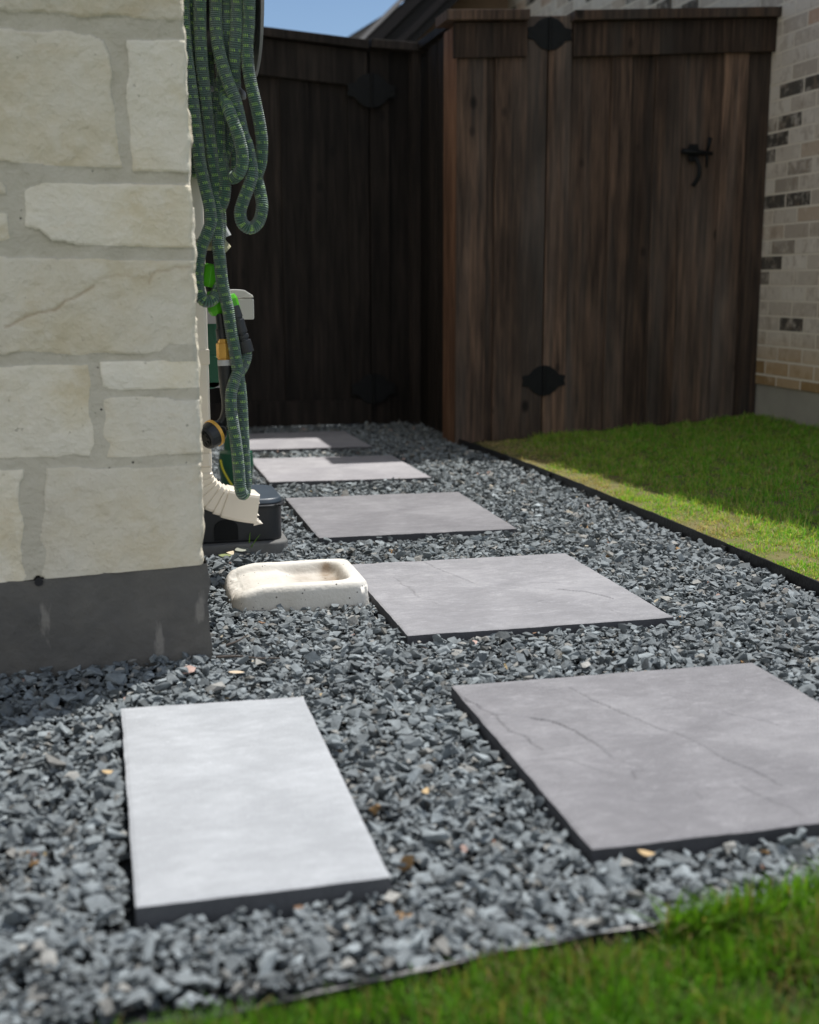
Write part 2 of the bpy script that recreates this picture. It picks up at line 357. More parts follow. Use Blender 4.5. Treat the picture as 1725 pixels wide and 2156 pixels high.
def splashmat():
    m = NT("cast_concrete_cream", 0.8, 0.25); n = m.noise(10, 5, None, 0.6)
    c = m.ramp(n, [(0.3, (0.60, 0.565, 0.50)), (0.6, (0.70, 0.675, 0.62)), (0.8, (0.76, 0.74, 0.70))])
    vo = m.n("ShaderNodeTexVoronoi", Scale=85.0); m.set(vo.inputs['Vector'], m.co()); sp = m.math('MULTIPLY', m.ramp(vo.outputs['Distance'], [(0.12, 1.0), (0.2, 0.0)]), m.ramp(m.noise(40, 2), [(0.55, 0.0), (0.6, 1.0)]))
    c = m.mix(sp, c, (0.08, 0.07, 0.06))
    c = m.mix(m.math('MULTIPLY', m.attr("stain"), m.ramp(m.noise(24, 4), [(0.25, 0.35), (0.7, 1.0)])), c, (0.22, 0.15, 0.09))
    m.col(c); m.bump(m.math('SUBTRACT', m.noise(120, 4), m.math('MULTIPLY', sp, 0.5)), 0.0015); return m.m
M_splash = splashmat()
def brickmat(name, gain=1.0):
    m = NT(name, 0.9, 0.15); ge = m.n("ShaderNodeNewGeometry"); tc = m.co()
    sx = m.n("ShaderNodeSeparateXYZ"); m.set(sx.inputs[0], tc); cb = m.n("ShaderNodeCombineXYZ")
    m.set(cb.inputs[0], m.math('ADD', sx.outputs[0], sx.outputs[1])); m.set(cb.inputs[1], sx.outputs[2])
    b = m.n("ShaderNodeTexBrick"); m.set(b.inputs['Vector'], cb.outputs[0]); b.inputs['Color1'].default_value = (0, 0, 0, 1); b.inputs['Color2'].default_value = (1, 1, 1, 1); b.inputs['Mortar'].default_value = (0.5, 0.5, 0.5, 1)
    b.inputs['Scale'].default_value = 1.0; b.inputs['Brick Width'].default_value = 0.203; b.inputs['Row Height'].default_value = 0.0677; b.inputs['Mortar Size'].default_value = 0.0055; b.inputs['Mortar Smooth'].default_value = 0.2; b.inputs['Bias'].default_value = 0.0
    v = b.outputs['Color']; g = gain*1.55
    c = m.ramp(v, [(0.0, (0.05*g, 0.045*g, 0.04*g)), (0.15, (0.075*g, 0.068*g, 0.06*g)), (0.18, (0.30*g, 0.26*g, 0.22*g)), (0.45, (0.40*g, 0.36*g, 0.315*g)), (0.75, (0.46*g, 0.425*g, 0.38*g)), (0.93, (0.33*g, 0.27*g, 0.215*g)), (1.0, (0.36*g, 0.22*g, 0.15*g))])
    bl = m.ramp(m.noise(19, 4, m.scaled((1, 1, 0.7)), 0.7), [(0.52, 0.0), (0.62, 0.8)]); c = m.mix(m.math('MULTIPLY', bl, 0.55), c, (0.19*g, 0.145*g, 0.11*g))
    wh = m.ramp(m.noise(13, 5, None, 0.75), [(0.5, 0.0), (0.7, 0.7)]); c = m.mix(wh, c, (0.52*g, 0.475*g, 0.42*g))
    low = m.ramp(sx.outputs[2], [(0.30, 0.65), (0.47, 0.0)]); c = m.mix(low, c, (0.30*g, 0.19*g, 0.085*g))
    c = m.mix(b.outputs['Fac'], c, (0.50*g, 0.455*g, 0.39*g)); m.col(c)
    h = m.math('SUBTRACT', m.math('MULTIPLY', m.noise(60, 4), 0.3), b.outputs['Fac']); m.bump(h, 0.006); return m.m
M_brick = brickmat("whitewashed_tan_brick")
def shingle():
    m = NT("asphalt_shingle", 0.95, 0.1); b = m.n("ShaderNodeTexBrick"); m.set(b.inputs['Vector'], m.co()); b.inputs['Scale'].default_value = 1; b.inputs['Brick Width'].default_value = .3; b.inputs['Row Height'].default_value = .14; b.inputs['Mortar Size'].default_value = .006
    b.inputs['Color1'].default_value = (0.10, 0.09, 0.082, 1); b.inputs['Color2'].default_value = (0.16, 0.145, 0.13, 1); b.inputs['Mortar'].default_value = (0.05, 0.045, 0.04, 1)
    m.col(m.mix(0.4, b.outputs['Color'], m.ramp(m.noise(90, 3), [(0.3, 0.06), (0.7, 0.2)]))); return m.m
M_roof = shingle()
def clearplastic():
    m = NT("cloudy_clear_plastic", 0.15, 0.5); m.col((0.80, 0.80, 0.75)); m.b.inputs['Transmission Weight'].default_value = 0.45; m.b.inputs['IOR'].default_value = 1.45; return m.m
M_clear = clearplastic()

# ------------------------------------------------------------------ ground
g = MB(); g.add([(-150, -150, -0.06), (150, -150, -0.06), (150, 150, -0.06), (-150, 150, -0.06)], [(0, 1, 2, 3)])
props(g.build("ground", M_far), kind="structure")
XE = 1.585                                  # right edging line
YE = 1.155                                  # front edging line
g = MB(); g.add([(-2.2, YE-0.01, -0.040), (XE, YE-0.01, -0.040), (XE, 6.4, -0.040), (-2.2, 6.4, -0.040)], [(0, 1, 2, 3)])
props(g.build("gravel_bed", M_bed), kind="structure")
def lawn_z(x, y):                           # side lawn rises gently towards the brick house
    k = np.clip((x-XE)/(2.97-XE), 0, 1.3); return -0.012+0.085*k*np.clip((y-1.2)/3.0, 0, 1)+fbm(x, y, 3.0, 3)*0.012
def sheet(name, x0, x1, y0, y1, n, m_, fz, mat):
    xs = np.linspace(x0, x1, n); ys = np.linspace(y0, y1, m_); X, Y = np.meshgrid(xs, ys, indexing='ij')
    V = np.stack([X, Y, fz(X, Y)], -1).reshape(-1, 3); o = npmesh(name, V, gridfaces(n, m_), mat, {"tint": np.zeros(n*m_)}, smooth=True)
    return props(o, kind="structure")
sheet("lawn", XE+0.006, 5.2, YE, 5.5, 60, 80, lawn_z, M_soil)
sheet("front_lawn", -3.0, 5.2, -2.5, YE-0.008, 80, 50, lambda X, Y: -0.034+fbm(X, Y, 3, 3)*0.012, M_soil_front)

# ------------------------------------------------------------------ paving slabs
def segd(px, py, ax, ay, bx, by):
    dx, dy = bx-ax, by-ay; t = np.clip(((px-ax)*dx+(py-ay)*dy)/(dx*dx+dy*dy+1e-12), 0, 1)
    qx, qy = ax+t*dx, ay+t*dy; d = np.hypot(px-qx, py-qy); side = (px-qx)*(-dy)+(py-qy)*dx
    return d, side
def make_slab(label, q, mat, cracks=(), step=0.006, thick=0.042, rough=0.0008):
    q = [Vector((a, b, 0)) for a, b in q]        # TL TR BR BL
    w_, h_ = (q[1]-q[0]).length, (q[3]-q[0]).length; nu, nv = int(w_/step)+1, int(h_/step)+1
    U, Vv = np.meshgrid(np.linspace(0, 1, nu), np.linspace(0, 1, nv), indexing='ij')
    X = (1-Vv)*((1-U)*q[3].x+U*q[2].x)+Vv*((1-U)*q[0].x+U*q[1].x); Y = (1-Vv)*((1-U)*q[3].y+U*q[2].y)+Vv*((1-U)*q[0].y+U*q[1].y)
    Z = fbm(X, Y, 5, 4)*rough*1.2+fbm(X*1.0+Y*0.6, Y*1.6-X*0.8, 14, 4)*rough
    if rough > .0006:                                     # cleft steps, like split slate
        a_ = -X*.53+Y*.85; b_ = X*.85+Y*.53
        for sc1, amp1 in ((3.2, .0011), (6.5, .0006)):
            tf = fbm(b_*.55, a_*1.5, sc1, 5)*2.2; fr = tf-np.floor(tf); Z = Z+amp1*np.clip((fr-.86)/.14, 0, 1)*-1+amp1*fr*.6
    ck = np.zeros_like(X)
    for line, amp in cracks:
        best = np.full(X.shape, 9.0); sd_ = np.zeros(X.shape)
        pts = [(gnd(a, b).x, gnd(a, b).y) for a, b in line]
        wx = X+fbm(X, Y, 40, 3)*0.006; wy = Y+fbm(Y, X, 40, 3)*0.006
        for (a, b), (c, d) in zip(pts[:-1], pts[1:]):
            dd, sd1 = segd(wx, wy, a, b, c, d); k = dd < best; best[k] = dd[k]; sd_[k] = sd1[k]
        endf = 1.0
        ck = np.maximum(ck, amp*np.exp(-(best/0.0022)**2)*endf)
        amp = amp*(0.35+1.5*(fbm(X, Y, 11, 2)+.35)).clip(.15, 1.3)
        Z = Z-amp*0.0009*np.exp(-(best/0.002)**2)-np.where(sd_ < 0, amp*0.0013*np.exp(-best/0.018), 0)
    em = np.minimum(np.minimum(U*w_, (1-U)*w_), np.minimum(Vv*h_, (1-Vv)*h_)); Z = Z-0.0022*np.exp(-em/0.003)
    jag = fbm(X, Y, 30, 3)*0.0016
    X = X+np.where((U == 0) | (U == 1), jag, 0); Y = Y+np.where((Vv == 0) | (Vv == 1), jag, 0)
    cx, cy = float(X.mean()), float(Y.mean()); root = thing("paving_slab", label, "paving slab", (cx, cy, -thick), "paving slabs stepping through the gravel")
    V = np.stack([X, Y, Z], -1).reshape(-1, 3); F = gridfaces(nu, nv); nb = len(V)
    idx = np.arange(nu*nv).reshape(nu, nv); ring = np.concatenate([idx[:, 0], idx[-1, 1:], idx[-2::-1, -1], idx[0, -2:0:-1]])
    R0 = V[ring].copy(); R1 = R0.copy(); R1[:, 2] = -thick
    side = np.concatenate([R0, R1]); m = len(ring)
    F2 = np.array([[nb+i, nb+m+i, nb+m+(i+1) % m, nb+(i+1) % m] for i in range(m)])
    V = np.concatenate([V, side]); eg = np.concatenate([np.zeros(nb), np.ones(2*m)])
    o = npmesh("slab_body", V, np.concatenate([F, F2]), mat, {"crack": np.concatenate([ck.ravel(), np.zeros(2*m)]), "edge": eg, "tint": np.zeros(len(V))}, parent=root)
    return root
def z2(x0, y0, sc, pts): return [(x0+a*sc, y0+b*sc) for a, b in pts]
cB = [z2(893, 1339.6, .4823, p) for p in ([(180,270),(250,320),(310,345),(370,410),(440,440),(510,495)], [(470,355),(560,370),(650,410),(740,470),(820,525)],
      [(640,225),(740,280),(870,335),(1000,395),(1120,430),(1210,475),(1300,530),(1400,570),(1500,620),(1560,650)], [(570,535),(640,540),(720,575),(820,605)], [(880,550),(955,575)], [(955,590),(920,590),(925,620)],
      [(1360,640),(1450,690),(1600,750),(1650,780)], [(1180,680),(1210,710)], [(930,770),(1010,810),(1080,850)], [(1330,340),(1440,360),(1560,390)], [(1500,180),(1600,215),(1690,260)])]
cB = list(zip(cB, [0.7, 1.0, 0.6, 0.55, 0.6, 0.7, 0.45, 0.4, 0.3, 0.35, 0.5]))
cC = [z2(1041.9, 818.6, .3961, p) for p in ([(250,1030),(300,1027),(345,1033)], [(340,1065),(400,1072),(480,1078),(560,1095),(630,1115)], [(80,890),(150,905),(240,915),(290,925)], [(200,1140),(250,1125),(320,1120)], [(600,1170),(680,1200)])]
cC += [z2(416.8, 1116.3, .3452, p) for p in ([(1370,185),(1450,230),(1530,265),(1610,290),(1690,325)], [(1200,290),(1240,325),(1290,345),(1320,390),(1350,410)], [(1340,435),(1400,430),(1460,450)])]
cC = list(zip(cC, [0.6, 0.8, 0.4, 0.4, 0.35, 0.55, 0.5, 0.4]))
make_slab("narrow pale grey slab, nearest and leftmost, set across from the big cracked slab", [(0.0, 2.014), (0.305, 1.998), (0.304, 1.328), (0.005, 1.328)], M_slab_pale, thick=0.05, rough=0.0004)
make_slab("large mauve-grey slab with long dark cracks, nearest on the right", [(0.567, 1.988), (1.148, 1.979), (1.150, 1.334), (0.565, 1.334)], M_slab_dark, cB, 0.0034)
make_slab("grey slab with fine cracks touching the concrete splash block", [(0.567, 2.959), (1.149, 2.944), (1.147, 2.304), (0.567, 2.308)], M_slab, cC, 0.0036)
make_slab("mottled mauve slab just beyond the cracked slab beside the splash block", [(0.558, 3.955), (1.144, 3.93), (1.133, 3.287), (0.556, 3.297)], M_slab_dark)
make_slab("light grey slab second from the gates, its far edge just in shadow", [(0.549, 4.90), (1.128, 4.85), (1.136, 4.254), (0.551, 4.30)], M_slab_light)
make_slab("farthest slab, half in the shadow at the foot of the dark gate", [(0.51, 5.742), (1.097, 5.718), (1.106, 5.150), (0.51, 5.173)], M_slab_light)
SLABS = [(-0.0, 0.305, 1.328, 2.01), (0.565, 1.149, 1.334, 1.985), (0.566, 1.148, 2.306, 2.955), (0.557, 1.14, 3.29, 3.945), (0.55, 1.13, 4.28, 4.88), (0.51, 1.10, 5.155, 5.73)]

# ------------------------------------------------------------------ gravel
def hull_protos(n, k, flat):
    P = []
    for i in range(n):
        bm = bmesh.new()
        for _ in range(k):
            v = Vector((random.gauss(0, 1), random.gauss(0, 1), random.gauss(0, 1))).normalized()
            v = Vector((v.x*random.uniform(.8, 1.05), v.y*random.uniform(.6, .9), v.z*random.uniform(*flat))); bm.verts.new(v)
        r = bmesh.ops.convex_hull(bm, input=bm.verts)
        bmesh.ops.delete(bm, geom=[v for v in bm.verts if not v.link_faces], context='VERTS')
        bmesh.ops.triangulate(bm, faces=bm.faces[:]); bm.verts.index_update()
        V = np.array([v.co[:] for v in bm.verts]); F = np.array([[v.index for v in f.verts] for f in bm.faces]); P.append((V, F)); bm.free()
    return P
def scatter(protos, pos, rot, scl, colr):
    n = len(pos); pid = rng.integers(0, len(protos), n); Vs = []; Fs = []; Cs = []; off = 0
    for k, (V, F) in enumerate(protos):
        s = np.where(pid == k)[0]
        if not len(s): continue
        W = np.einsum('nij,vj->nvi', rot[s], V)*scl[s][:, None, None]+pos[s][:, None, :]
        Vs.append(W.reshape(-1, 3)); Cs.append(np.repeat(colr[s], len(V), 0))
        Fs.append((F[None]+(np.arange(len(s))*len(V))[:, None, None]+off).reshape(-1, 3)); off += len(s)*len(V)
    return np.concatenate(Vs), np.concatenate(Fs), np.concatenate(Cs)
def rotmats(n, tilt):
    a = rng.random(n)*2*np.pi; t = np.abs(rng.normal(0, tilt, n)); ax = rng.random(n)*2*np.pi
    ux, uy = np.cos(ax), np.sin(ax); c, s = np.cos(t), np.sin(t); C = 1-c; z = np.zeros(n)
    R = np.array([[c+ux*ux*C, ux*uy*C, uy*s], [ux*uy*C, c+uy*uy*C, -ux*s], [-uy*s, ux*s, c]]).transpose(2, 0, 1)
    Z = np.array([[np.cos(a), -np.sin(a), z], [np.sin(a), np.cos(a), z], [z, z, z+1]]).transpose(2, 0, 1)
    return R @ Z
def in_slab(x, y, m):
    r = np.zeros(len(x), bool)
    for x0, x1, y0, y1 in SLABS: r |= (x > x0-m) & (x < x1+m) & (y > y0-m) & (y < y1+m)
    return r
def gcol(n, warm):
    b = rng.normal(0.205, 0.045, n).clip(0.08, 0.34); base = np.stack([b*0.89, b*1.0, b*1.05], 1)
    k = rng.random(n); wm = k < warm; base[wm] = base[wm]*np.array([1.25, 1.1, 0.98])*1.08
    dk = (k > 0.93); base[dk] *= 0.55
    lt = (k > 0.86) & (k < 0.90); base[lt] *= 1.3
    pk = rng.random(n); p1 = pk < 0.002; base[p1] = np.array([0.52, 0.36, 0.31])*rng.uniform(.7, 1.1, (p1.sum(), 1))
    p2 = (pk > 0.0035) & (pk < 0.0055); base[p2] = np.array([0.42, 0.38, 0.31])*rng.uniform(.6, 1.1, (p2.sum(), 1))
    p3 = (pk > 0.007) & (pk < 0.0078); base[p3] = np.array([0.33, 0.2, 0.09]); return base
def gravel_patch(x0, x1, y0, y1, dens, size, tilt, zc, zj, margin, dome=True):
    n = int((x1-x0)*(y1-y0)*dens); x = rng.uniform(x0, x1, n); y = rng.uniform(y0, y1, n)
    keep = ~in_slab(x, y, margin)
    keep &= ~((x < 0.155) & (y > 2.28))
    keep &= ~((x > 0.27) & (x < 0.53) & (y > 2.62) & (y < 2.84))
    x, y = x[keep], y[keep]; n = len(x)
    z = zc+rng.normal(0, zj, n)+fbm(x, y, 4.5, 3)*0.009
    z = z+0.012*np.exp(-np.abs(y-2.24)/0.05)*(x < 0.17)
    z = z+0.0055*np.clip((y-1.45)/.8, 0, 1)+0.0045*np.clip((x-.4)/.15, 0, 1)*np.clip((1.5-y)/.1, 0, 1)
    s = size*rng.lognormal(-.04, 0.38, n).clip(0.38, 1.9); p = np.stack([x, y, z], 1); return p, rotmats(n, tilt), s, gcol(n, 0.07)
PR = hull_protos(26, 9, (.26, .55)); PR2 = hull_protos(16, 8, (.26, .5))
parts = []
for args, pr in (((-0.6, XE-0.006, YE+0.012, 3.0, 6400, 0.0102, 0.35, -0.031, 0.003, 0.0), PR), ((-0.6, XE-0.006, YE+0.012, 3.0, 5200, 0.0108, 0.6, -0.021, 0.0038, 0.005), PR),
                 ((0.16, XE-0.006, 3.0, 6.25, 5200, 0.0110, 0.35, -0.031, 0.003, 0.0), PR2), ((0.16, XE-0.006, 3.0, 6.2, 4200, 0.0117, 0.6, -0.021, 0.0038, 0.006), PR2),
                 ((-2.1, -0.6, YE+0.012, 2.27, 4500, 0.013, 0.5, -0.026, 0.004, 0.0), PR2),
                 ((-0.6, XE-0.006, YE+0.012, 3.6, 6500, 0.0055, 0.6, -0.0225, 0.003, 0.004), PR2),
                 ((-0.6, XE-0.02, YE+0.02, 4.5, 420, 0.0125, 0.8, -0.012, 0.003, 0.012), PR)):
    parts.append(scatter(pr, *gravel_patch(*args)))
off = 0; V_, F_, C_ = [], [], []
for V, F, C in parts: V_.append(V); F_.append(F+off); C_.append(C); off += len(V)
props(npmesh("gravel", np.concatenate(V_), np.concatenate(F_), M_gravel, colors={"tint": np.concatenate(C_)}),
      "loose crushed grey slate gravel filling the bed between the slabs", "gravel", kind="stuff")

# ------------------------------------------------------------------ grass
def blades(x, y, z, h, wd, lean, colr):
    n = len(x); a = rng.random(n)*2*np.pi; la = rng.random(n)*2*np.pi; L = np.abs(rng.normal(0, lean, n)).clip(0, 1.3)
    wx, wy = np.cos(a)*wd/2, np.sin(a)*wd/2; lx, ly = np.cos(la), np.sin(la)
    def pt(t, side, k):
        bend = L*t*t; return np.stack([x+lx*h*bend*0.8+side*wx*k, y+ly*h*bend*0.8+side*wy*k, z+h*(t-0.35*L*t*t)], 1)
    P = [pt(0, -1, 1), pt(0, 1, 1), pt(.45, -1, .85), pt(.45, 1, .85), pt(.8, -1, .5), pt(.8, 1, .5), pt(1, 0, 0)]
    V = np.stack(P, 1).reshape(-1, 3); b = (np.arange(n)*7)[:, None]
    T = np.array([[0,1,3],[0,3,2],[2,3,5],[2,5,4],[4,5,6]]); F = (b[:, :, None]+T[None]).reshape(-1, 3)
    sh = np.array([.55, .55, .9, .9, 1.05, 1.05, 1.1])
    base = np.repeat(colr, 7, 0)
    return V, F, base
def grass_field(name, label, gens):
    off = 0; VV, FF, CC = [], [], []
    for V, F, C in gens: VV.append(V); FF.append(F+off); CC.append(C); off += len(V)
    props(npmesh(name, np.concatenate(VV), np.concatenate(FF), M_grass, colors={"tint": np.concatenate(CC)}), label, "grass", kind="stuff")
def grasscol(n, g0, dry):
    t = rng.random((n, 1)); c = np.array(g0)*(0.7+0.6*t); c = c*np.array([1, 1, 1])+np.array([0.02, 0.0, 0])*rng.random((n, 1))
    d = rng.random(n) < dry; c[d] = np.array([0.34, 0.26, 0.12])*(0.5+0.7*rng.random((d.sum(), 1))); return c
gens = []
n = 190000; x = XE+0.008+(2.99-XE)*rng.random(n)**1.0; y = rng.uniform(2.1, 5.18, n)
edge = x-XE; thin = 1-0.72*np.exp(-(edge/0.07))*(0.6+1.4*(fbm(x, y, 5, 3)+.35)).clip(0, 1.4)
clump = (fbm(x, y, 30, 3)*1.3+0.55); k = rng.random(n) < (thin*clump*1.5).clip(0.03, 1); x, y, edge = x[k], y[k], edge[k]; n = len(x)
dry = rng.random(n) < (0.10+0.8*np.exp(-(edge/0.15)**1.5)*(1.0+2.8*(fbm(x, y, 5, 3)+.1)).clip(0, 1.6)); c = grasscol(n, (0.16, 0.44, 0.045), 0.10); yg = rng.random(n) < .25+.35*np.exp(-edge/.5); c[yg] = (np.array([0.46, 0.56, 0.11])*rng.uniform(.7, 1.15, (n, 1)))[yg]; dry2 = rng.random(n) < .06; c[dry2] = np.array([.5, .45, .22]); c[dry] = (np.array([0.62, 0.48, 0.29])*rng.uniform(.5, 1.15, (n, 1)))[dry]  # yellow-green blades near the edging brighten the sunlit strip by colour
h = rng.uniform(.008, .024, n)*(0.55+0.6*np.clip(edge/0.25, 0, 1))*(0.7+1.5*(fbm(x, y, 18, 2)+.3)).clip(.5, 1.8); h[dry] *= 0.95
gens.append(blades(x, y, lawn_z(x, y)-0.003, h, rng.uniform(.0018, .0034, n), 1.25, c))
n = 22000; x = rng.uniform(XE+.01, 3.0, n); y = rng.uniform(YE, 2.1, n); gens.append(blades(x, y, lawn_z(x, y)-.004, rng.uniform(.02, .045, n), rng.uniform(.0022, .004, n), .7, grasscol(n, (0.16, 0.44, 0.045), .15)))
n = 9000; x = rng.uniform(3.0, 4.6, n); y = rng.uniform(YE, 3.2, n); gens.append(blades(x, y, lawn_z(x, y)-.004, rng.uniform(.02, .045, n), rng.uniform(.004, .006, n), .7, grasscol(n, (0.16, 0.44, 0.045), .15)))
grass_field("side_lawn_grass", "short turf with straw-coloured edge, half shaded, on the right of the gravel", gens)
gens = []
n = 150000; x = rng.uniform(-0.35, 1.75, n); y = YE-0.010-np.abs(rng.random(n))**1.25*0.5-(0.06*np.clip((.3-x)/.3,0,1))
cl = fbm(x, y, 13, 3)+0.45; k = rng.random(n) < (cl*1.3-.15).clip(0.05, .75); x, y = x[k], y[k]; n = len(x)
hh = rng.uniform(.028, .078, n)*(0.5+0.8*(fbm(x, y, 5, 2)+.45).clip(0, 1)+0.6*np.clip((x-0.5)/0.5, 0, 1))
def patchy(c_, x_, y_):
    p_ = ((fbm(x_, y_, 6, 3)+.12)*2.2).clip(0, 1)[:, None]; k_ = rng.random((len(x_), 1)) < p_*.35
    return np.where(k_, np.array([.27, .22, .09])*rng.uniform(.5, 1.2, (len(x_), 1)), c_)
gens.append(blades(x, y, np.full(n, -.036), hh*.95, rng.uniform(.0015, .0032, n), .8, patchy(grasscol(n, (0.10, 0.25, 0.022), .15), x, y)))
n = 5200; x = rng.uniform(0.48, 1.6, n); y = YE-.015-rng.random(n)*.07; gens.append(blades(x, y, np.full(n, -.036), rng.uniform(.03, .065, n)*(.6+.5*np.clip((x-.5)/.4, 0, 1)), rng.uniform(.0018, .0034, n), .8, grasscol(n, (0.10, 0.24, 0.018), .15)))
n = 3200; x = rng.uniform(0.58, 1.6, n); y = YE-.01+rng.random(n)*0.07*np.clip((x-.6)/.25, .15, 1); gens.append(blades(x, y, np.full(n, -.03), rng.uniform(.03, .07, n), rng.uniform(.003, .0045, n), .8, grasscol(n, (0.13, 0.28, 0.022), .12)))
n = 14000; x = rng.uniform(-2.5, 3.5, n); y = rng.uniform(-.6, .66, n); gens.append(blades(x, y, np.full(n, -.045), rng.uniform(.02, .05, n), rng.uniform(.005, .008, n), .7, grasscol(n, (0.11, 0.26, 0.022), .15)))
grass_field("front_lawn_grass", "blurred green grass in the foreground below the gravel", gens)

# ------------------------------------------------------------------ edging strips
def strip(name, label, pts, z0, z1, th):
    m = MB(); n = len(pts); vs = []
    for i, p in enumerate(pts):
        a = Vector(pts[max(i-1, 0)]); b = Vector(pts[min(i+1, n-1)]); d = (b-a).normalized(); nn = Vector((-d.y, d.x))*th/2
        for sx, z in ((-1, z0), (1, z0), (1, z1), (-1, z1)): vs.append((p[0]+nn.x*sx, p[1]+nn.y*sx, z+(random.uniform(-.0015, .0015) if z == z1 else 0)))
    fs = [(i*4+k, i*4+(k+1) % 4, (i+1)*4+(k+1) % 4, (i+1)*4+k) for i in range(n-1) for k in range(4)]+[(3, 2, 1, 0), tuple((n-1)*4+k for k in range(4))]
    m.add(vs, fs); return m
rt = thing("lawn_edging", "black metal edging between the gravel and the half-shaded side lawn", "edging", (XE, 3.2, -.04), "black metal lawn edging")
p = [(1.507, 5.30), (1.530, 5.0), (1.556, 4.6), (1.572, 4.2), (1.580, 3.7), (1.588, 3.2), (1.588, 2.7), (1.590, 2.3), (1.588, 1.8), (1.587, YE+.004)]
sp = [tuple(v)[:2] for v in spline([(a, b, 0) for a, b in p], 0.05)]; strip("", "", sp, -.07, .012, .004).build("strip", M_edging, rt)
for a, b in ((1.573, 4.2), (1.589, 2.9), (1.588, 1.6)): MB().box((a-.011, b-.012, -.06), (a-.003, b+.012, .004)).build("stake", M_edging, rt)
rt = thing("lawn_edging", "black metal edging with a glinting top beside the foreground grass", "edging", (0.3, YE, -.05), "black metal lawn edging")
p = [(-2.2, 1.09), (-.8, 1.098), (-.2, 1.095), (-.016, 1.101), (.302, 1.146), (.506, 1.168), (.8, 1.172), (1.2, 1.16), (1.585, YE)]
sp = [tuple(v)[:2] for v in spline([(a, b, 0) for a, b in p], 0.04)]; strip("", "", sp, -.08, -.014, .005).build("strip", M_edging, rt)

# ------------------------------------------------------------------ stone house (left)
house = thing("stone_house", "cream limestone house corner on a dark concrete foundation at left", "house", (0, 2.27, 0))
YW, XW = 2.262, 0.163
def fx(px, py): v = aty(px, py, YW); return (v.x, v.z)
def c1(p): return fx(p[0]*.3452, p[1]*.3452)
def c4(p): return fx(p[0]*.27615, 521+p[1]*.27615)
def c5(p): return fx(p[0]*.27615, 1041.9+p[1]*.27615)
R_ = 0.25
stones = [
 [c1((-200,-400)), (XW+R_, 1.33), (XW+R_, c1((1110,128))[1]), c1((800,105)), c1((400,88)), c1((150,70)), c1((-200,50))],
 [c1((-900,170)), c1((0,165)), c1((180,190)), c1((400,185)), c1((560,205)), c1((625,255)), c1((660,330)), c1((688,440)), c1((680,560)), c1((700,800)), c1((740,1018)), c1((400,1010)), c1((0,990)), c1((-900,985))],
 [c1((760,250)), c1((1000,235)), (XW+R_, c1((1110,245))[1]), (XW+R_, c1((1150,1050))[1]), c1((1000,1045)), c1((810,1038)), c1((790,900)), c1((755,600)), c1((775,400))],
 [c1((-700,1110)), c1((10,1115)), c1((35,1150)), c1((38,1200)), c1((-700,1205))],
 [c1((-700,1300)), c1((35,1300)), c1((50,1460)), c1((0,1475)), c1((-700,1475))],
 [c1((150,1170)), c1((270,1110)), c1((600,1115)), c1((900,1125)), (XW+R_, c1((1160,1135))[1]), (XW+R_, c1((1170,1508))[1]), c1((800,1500)), c1((480,1490)), c1((330,1470)), c1((250,1400)), c1((145,1380))],
 [c4((-900,60)), c4((0,65)), c4((380,78)), c4((1000,88)), (XW+R_, c4((1480,98))[1]), (XW+R_, c4((1480,765))[1]), c4((1390,735)), c4((1290,725)), c4((1210,795)), c4((900,805)), c4((400,810)), c4((0,800)), c4((-900,800))],
 [c4((-900,905)), c4((0,905)), c4((665,893)), c4((680,960)), c4((690,1050)), c4((660,1190)), c4((665,1270)), c4((705,1380)), c4((718,1480)), c4((695,1585)), c4((400,1590)), c4((0,1605)), c4((-900,1600))],
 [c4((765,870)), c4((1000,855)), c4((1250,862)), (XW+R_, c4((1480,870))[1]), (XW+R_, c4((1480,1068))[1]), c4((1100,1078)), c4((870,1080)), c4((780,1055)), c4((760,950))],
 [c4((790,1145)), c4((900,1140)), c4((1270,1140)), c4((1340,1165)), (XW+R_, c4((1480,1165))[1]), (XW+R_, c4((1480,1575))[1]), c4((1100,1590)), c4((810,1590)), c4((835,1480)), c4((790,1430))],
 [c4((-900,1705)), c4((0,1700)), c4((165,1695)), c4((175,1760)), c4((150,1800)), c5((140,60)), c5((190,250)), c5((160,430)), c5((165,540)), c5((215,620)), c5((170,690)), c5((-900,700))],
 [c4((355,1680)), c4((900,1672)), (XW+R_, c4((1480,1658))[1]), (XW+R_, c5((1530,592))[1]), c5((1200,612)), c5((900,650)), c5((600,655)), c5((350,665)), c5((330,600)), c5((345,430)), c5((310,350)), c5((345,120))],
]
def poly_sd(X, Z, poly):
    d = np.full(X.shape, 9.0); ins = np.zeros(X.shape, bool); n = len(poly)
    for i in range(n):
        ax, az = poly[i]; bx, bz = poly[(i+1) % n]; dd, _ = segd(X, Z, ax, az, bx, bz); d = np.minimum(d, dd)
        cnd = ((az > Z) != (bz > Z)); xi = ax+(Z-az)*(bx-ax)/((bz-az) if abs(bz-az) > 1e-9 else 1e-9); ins ^= cnd & (X < xi)
    return np.where(ins, d, -d)
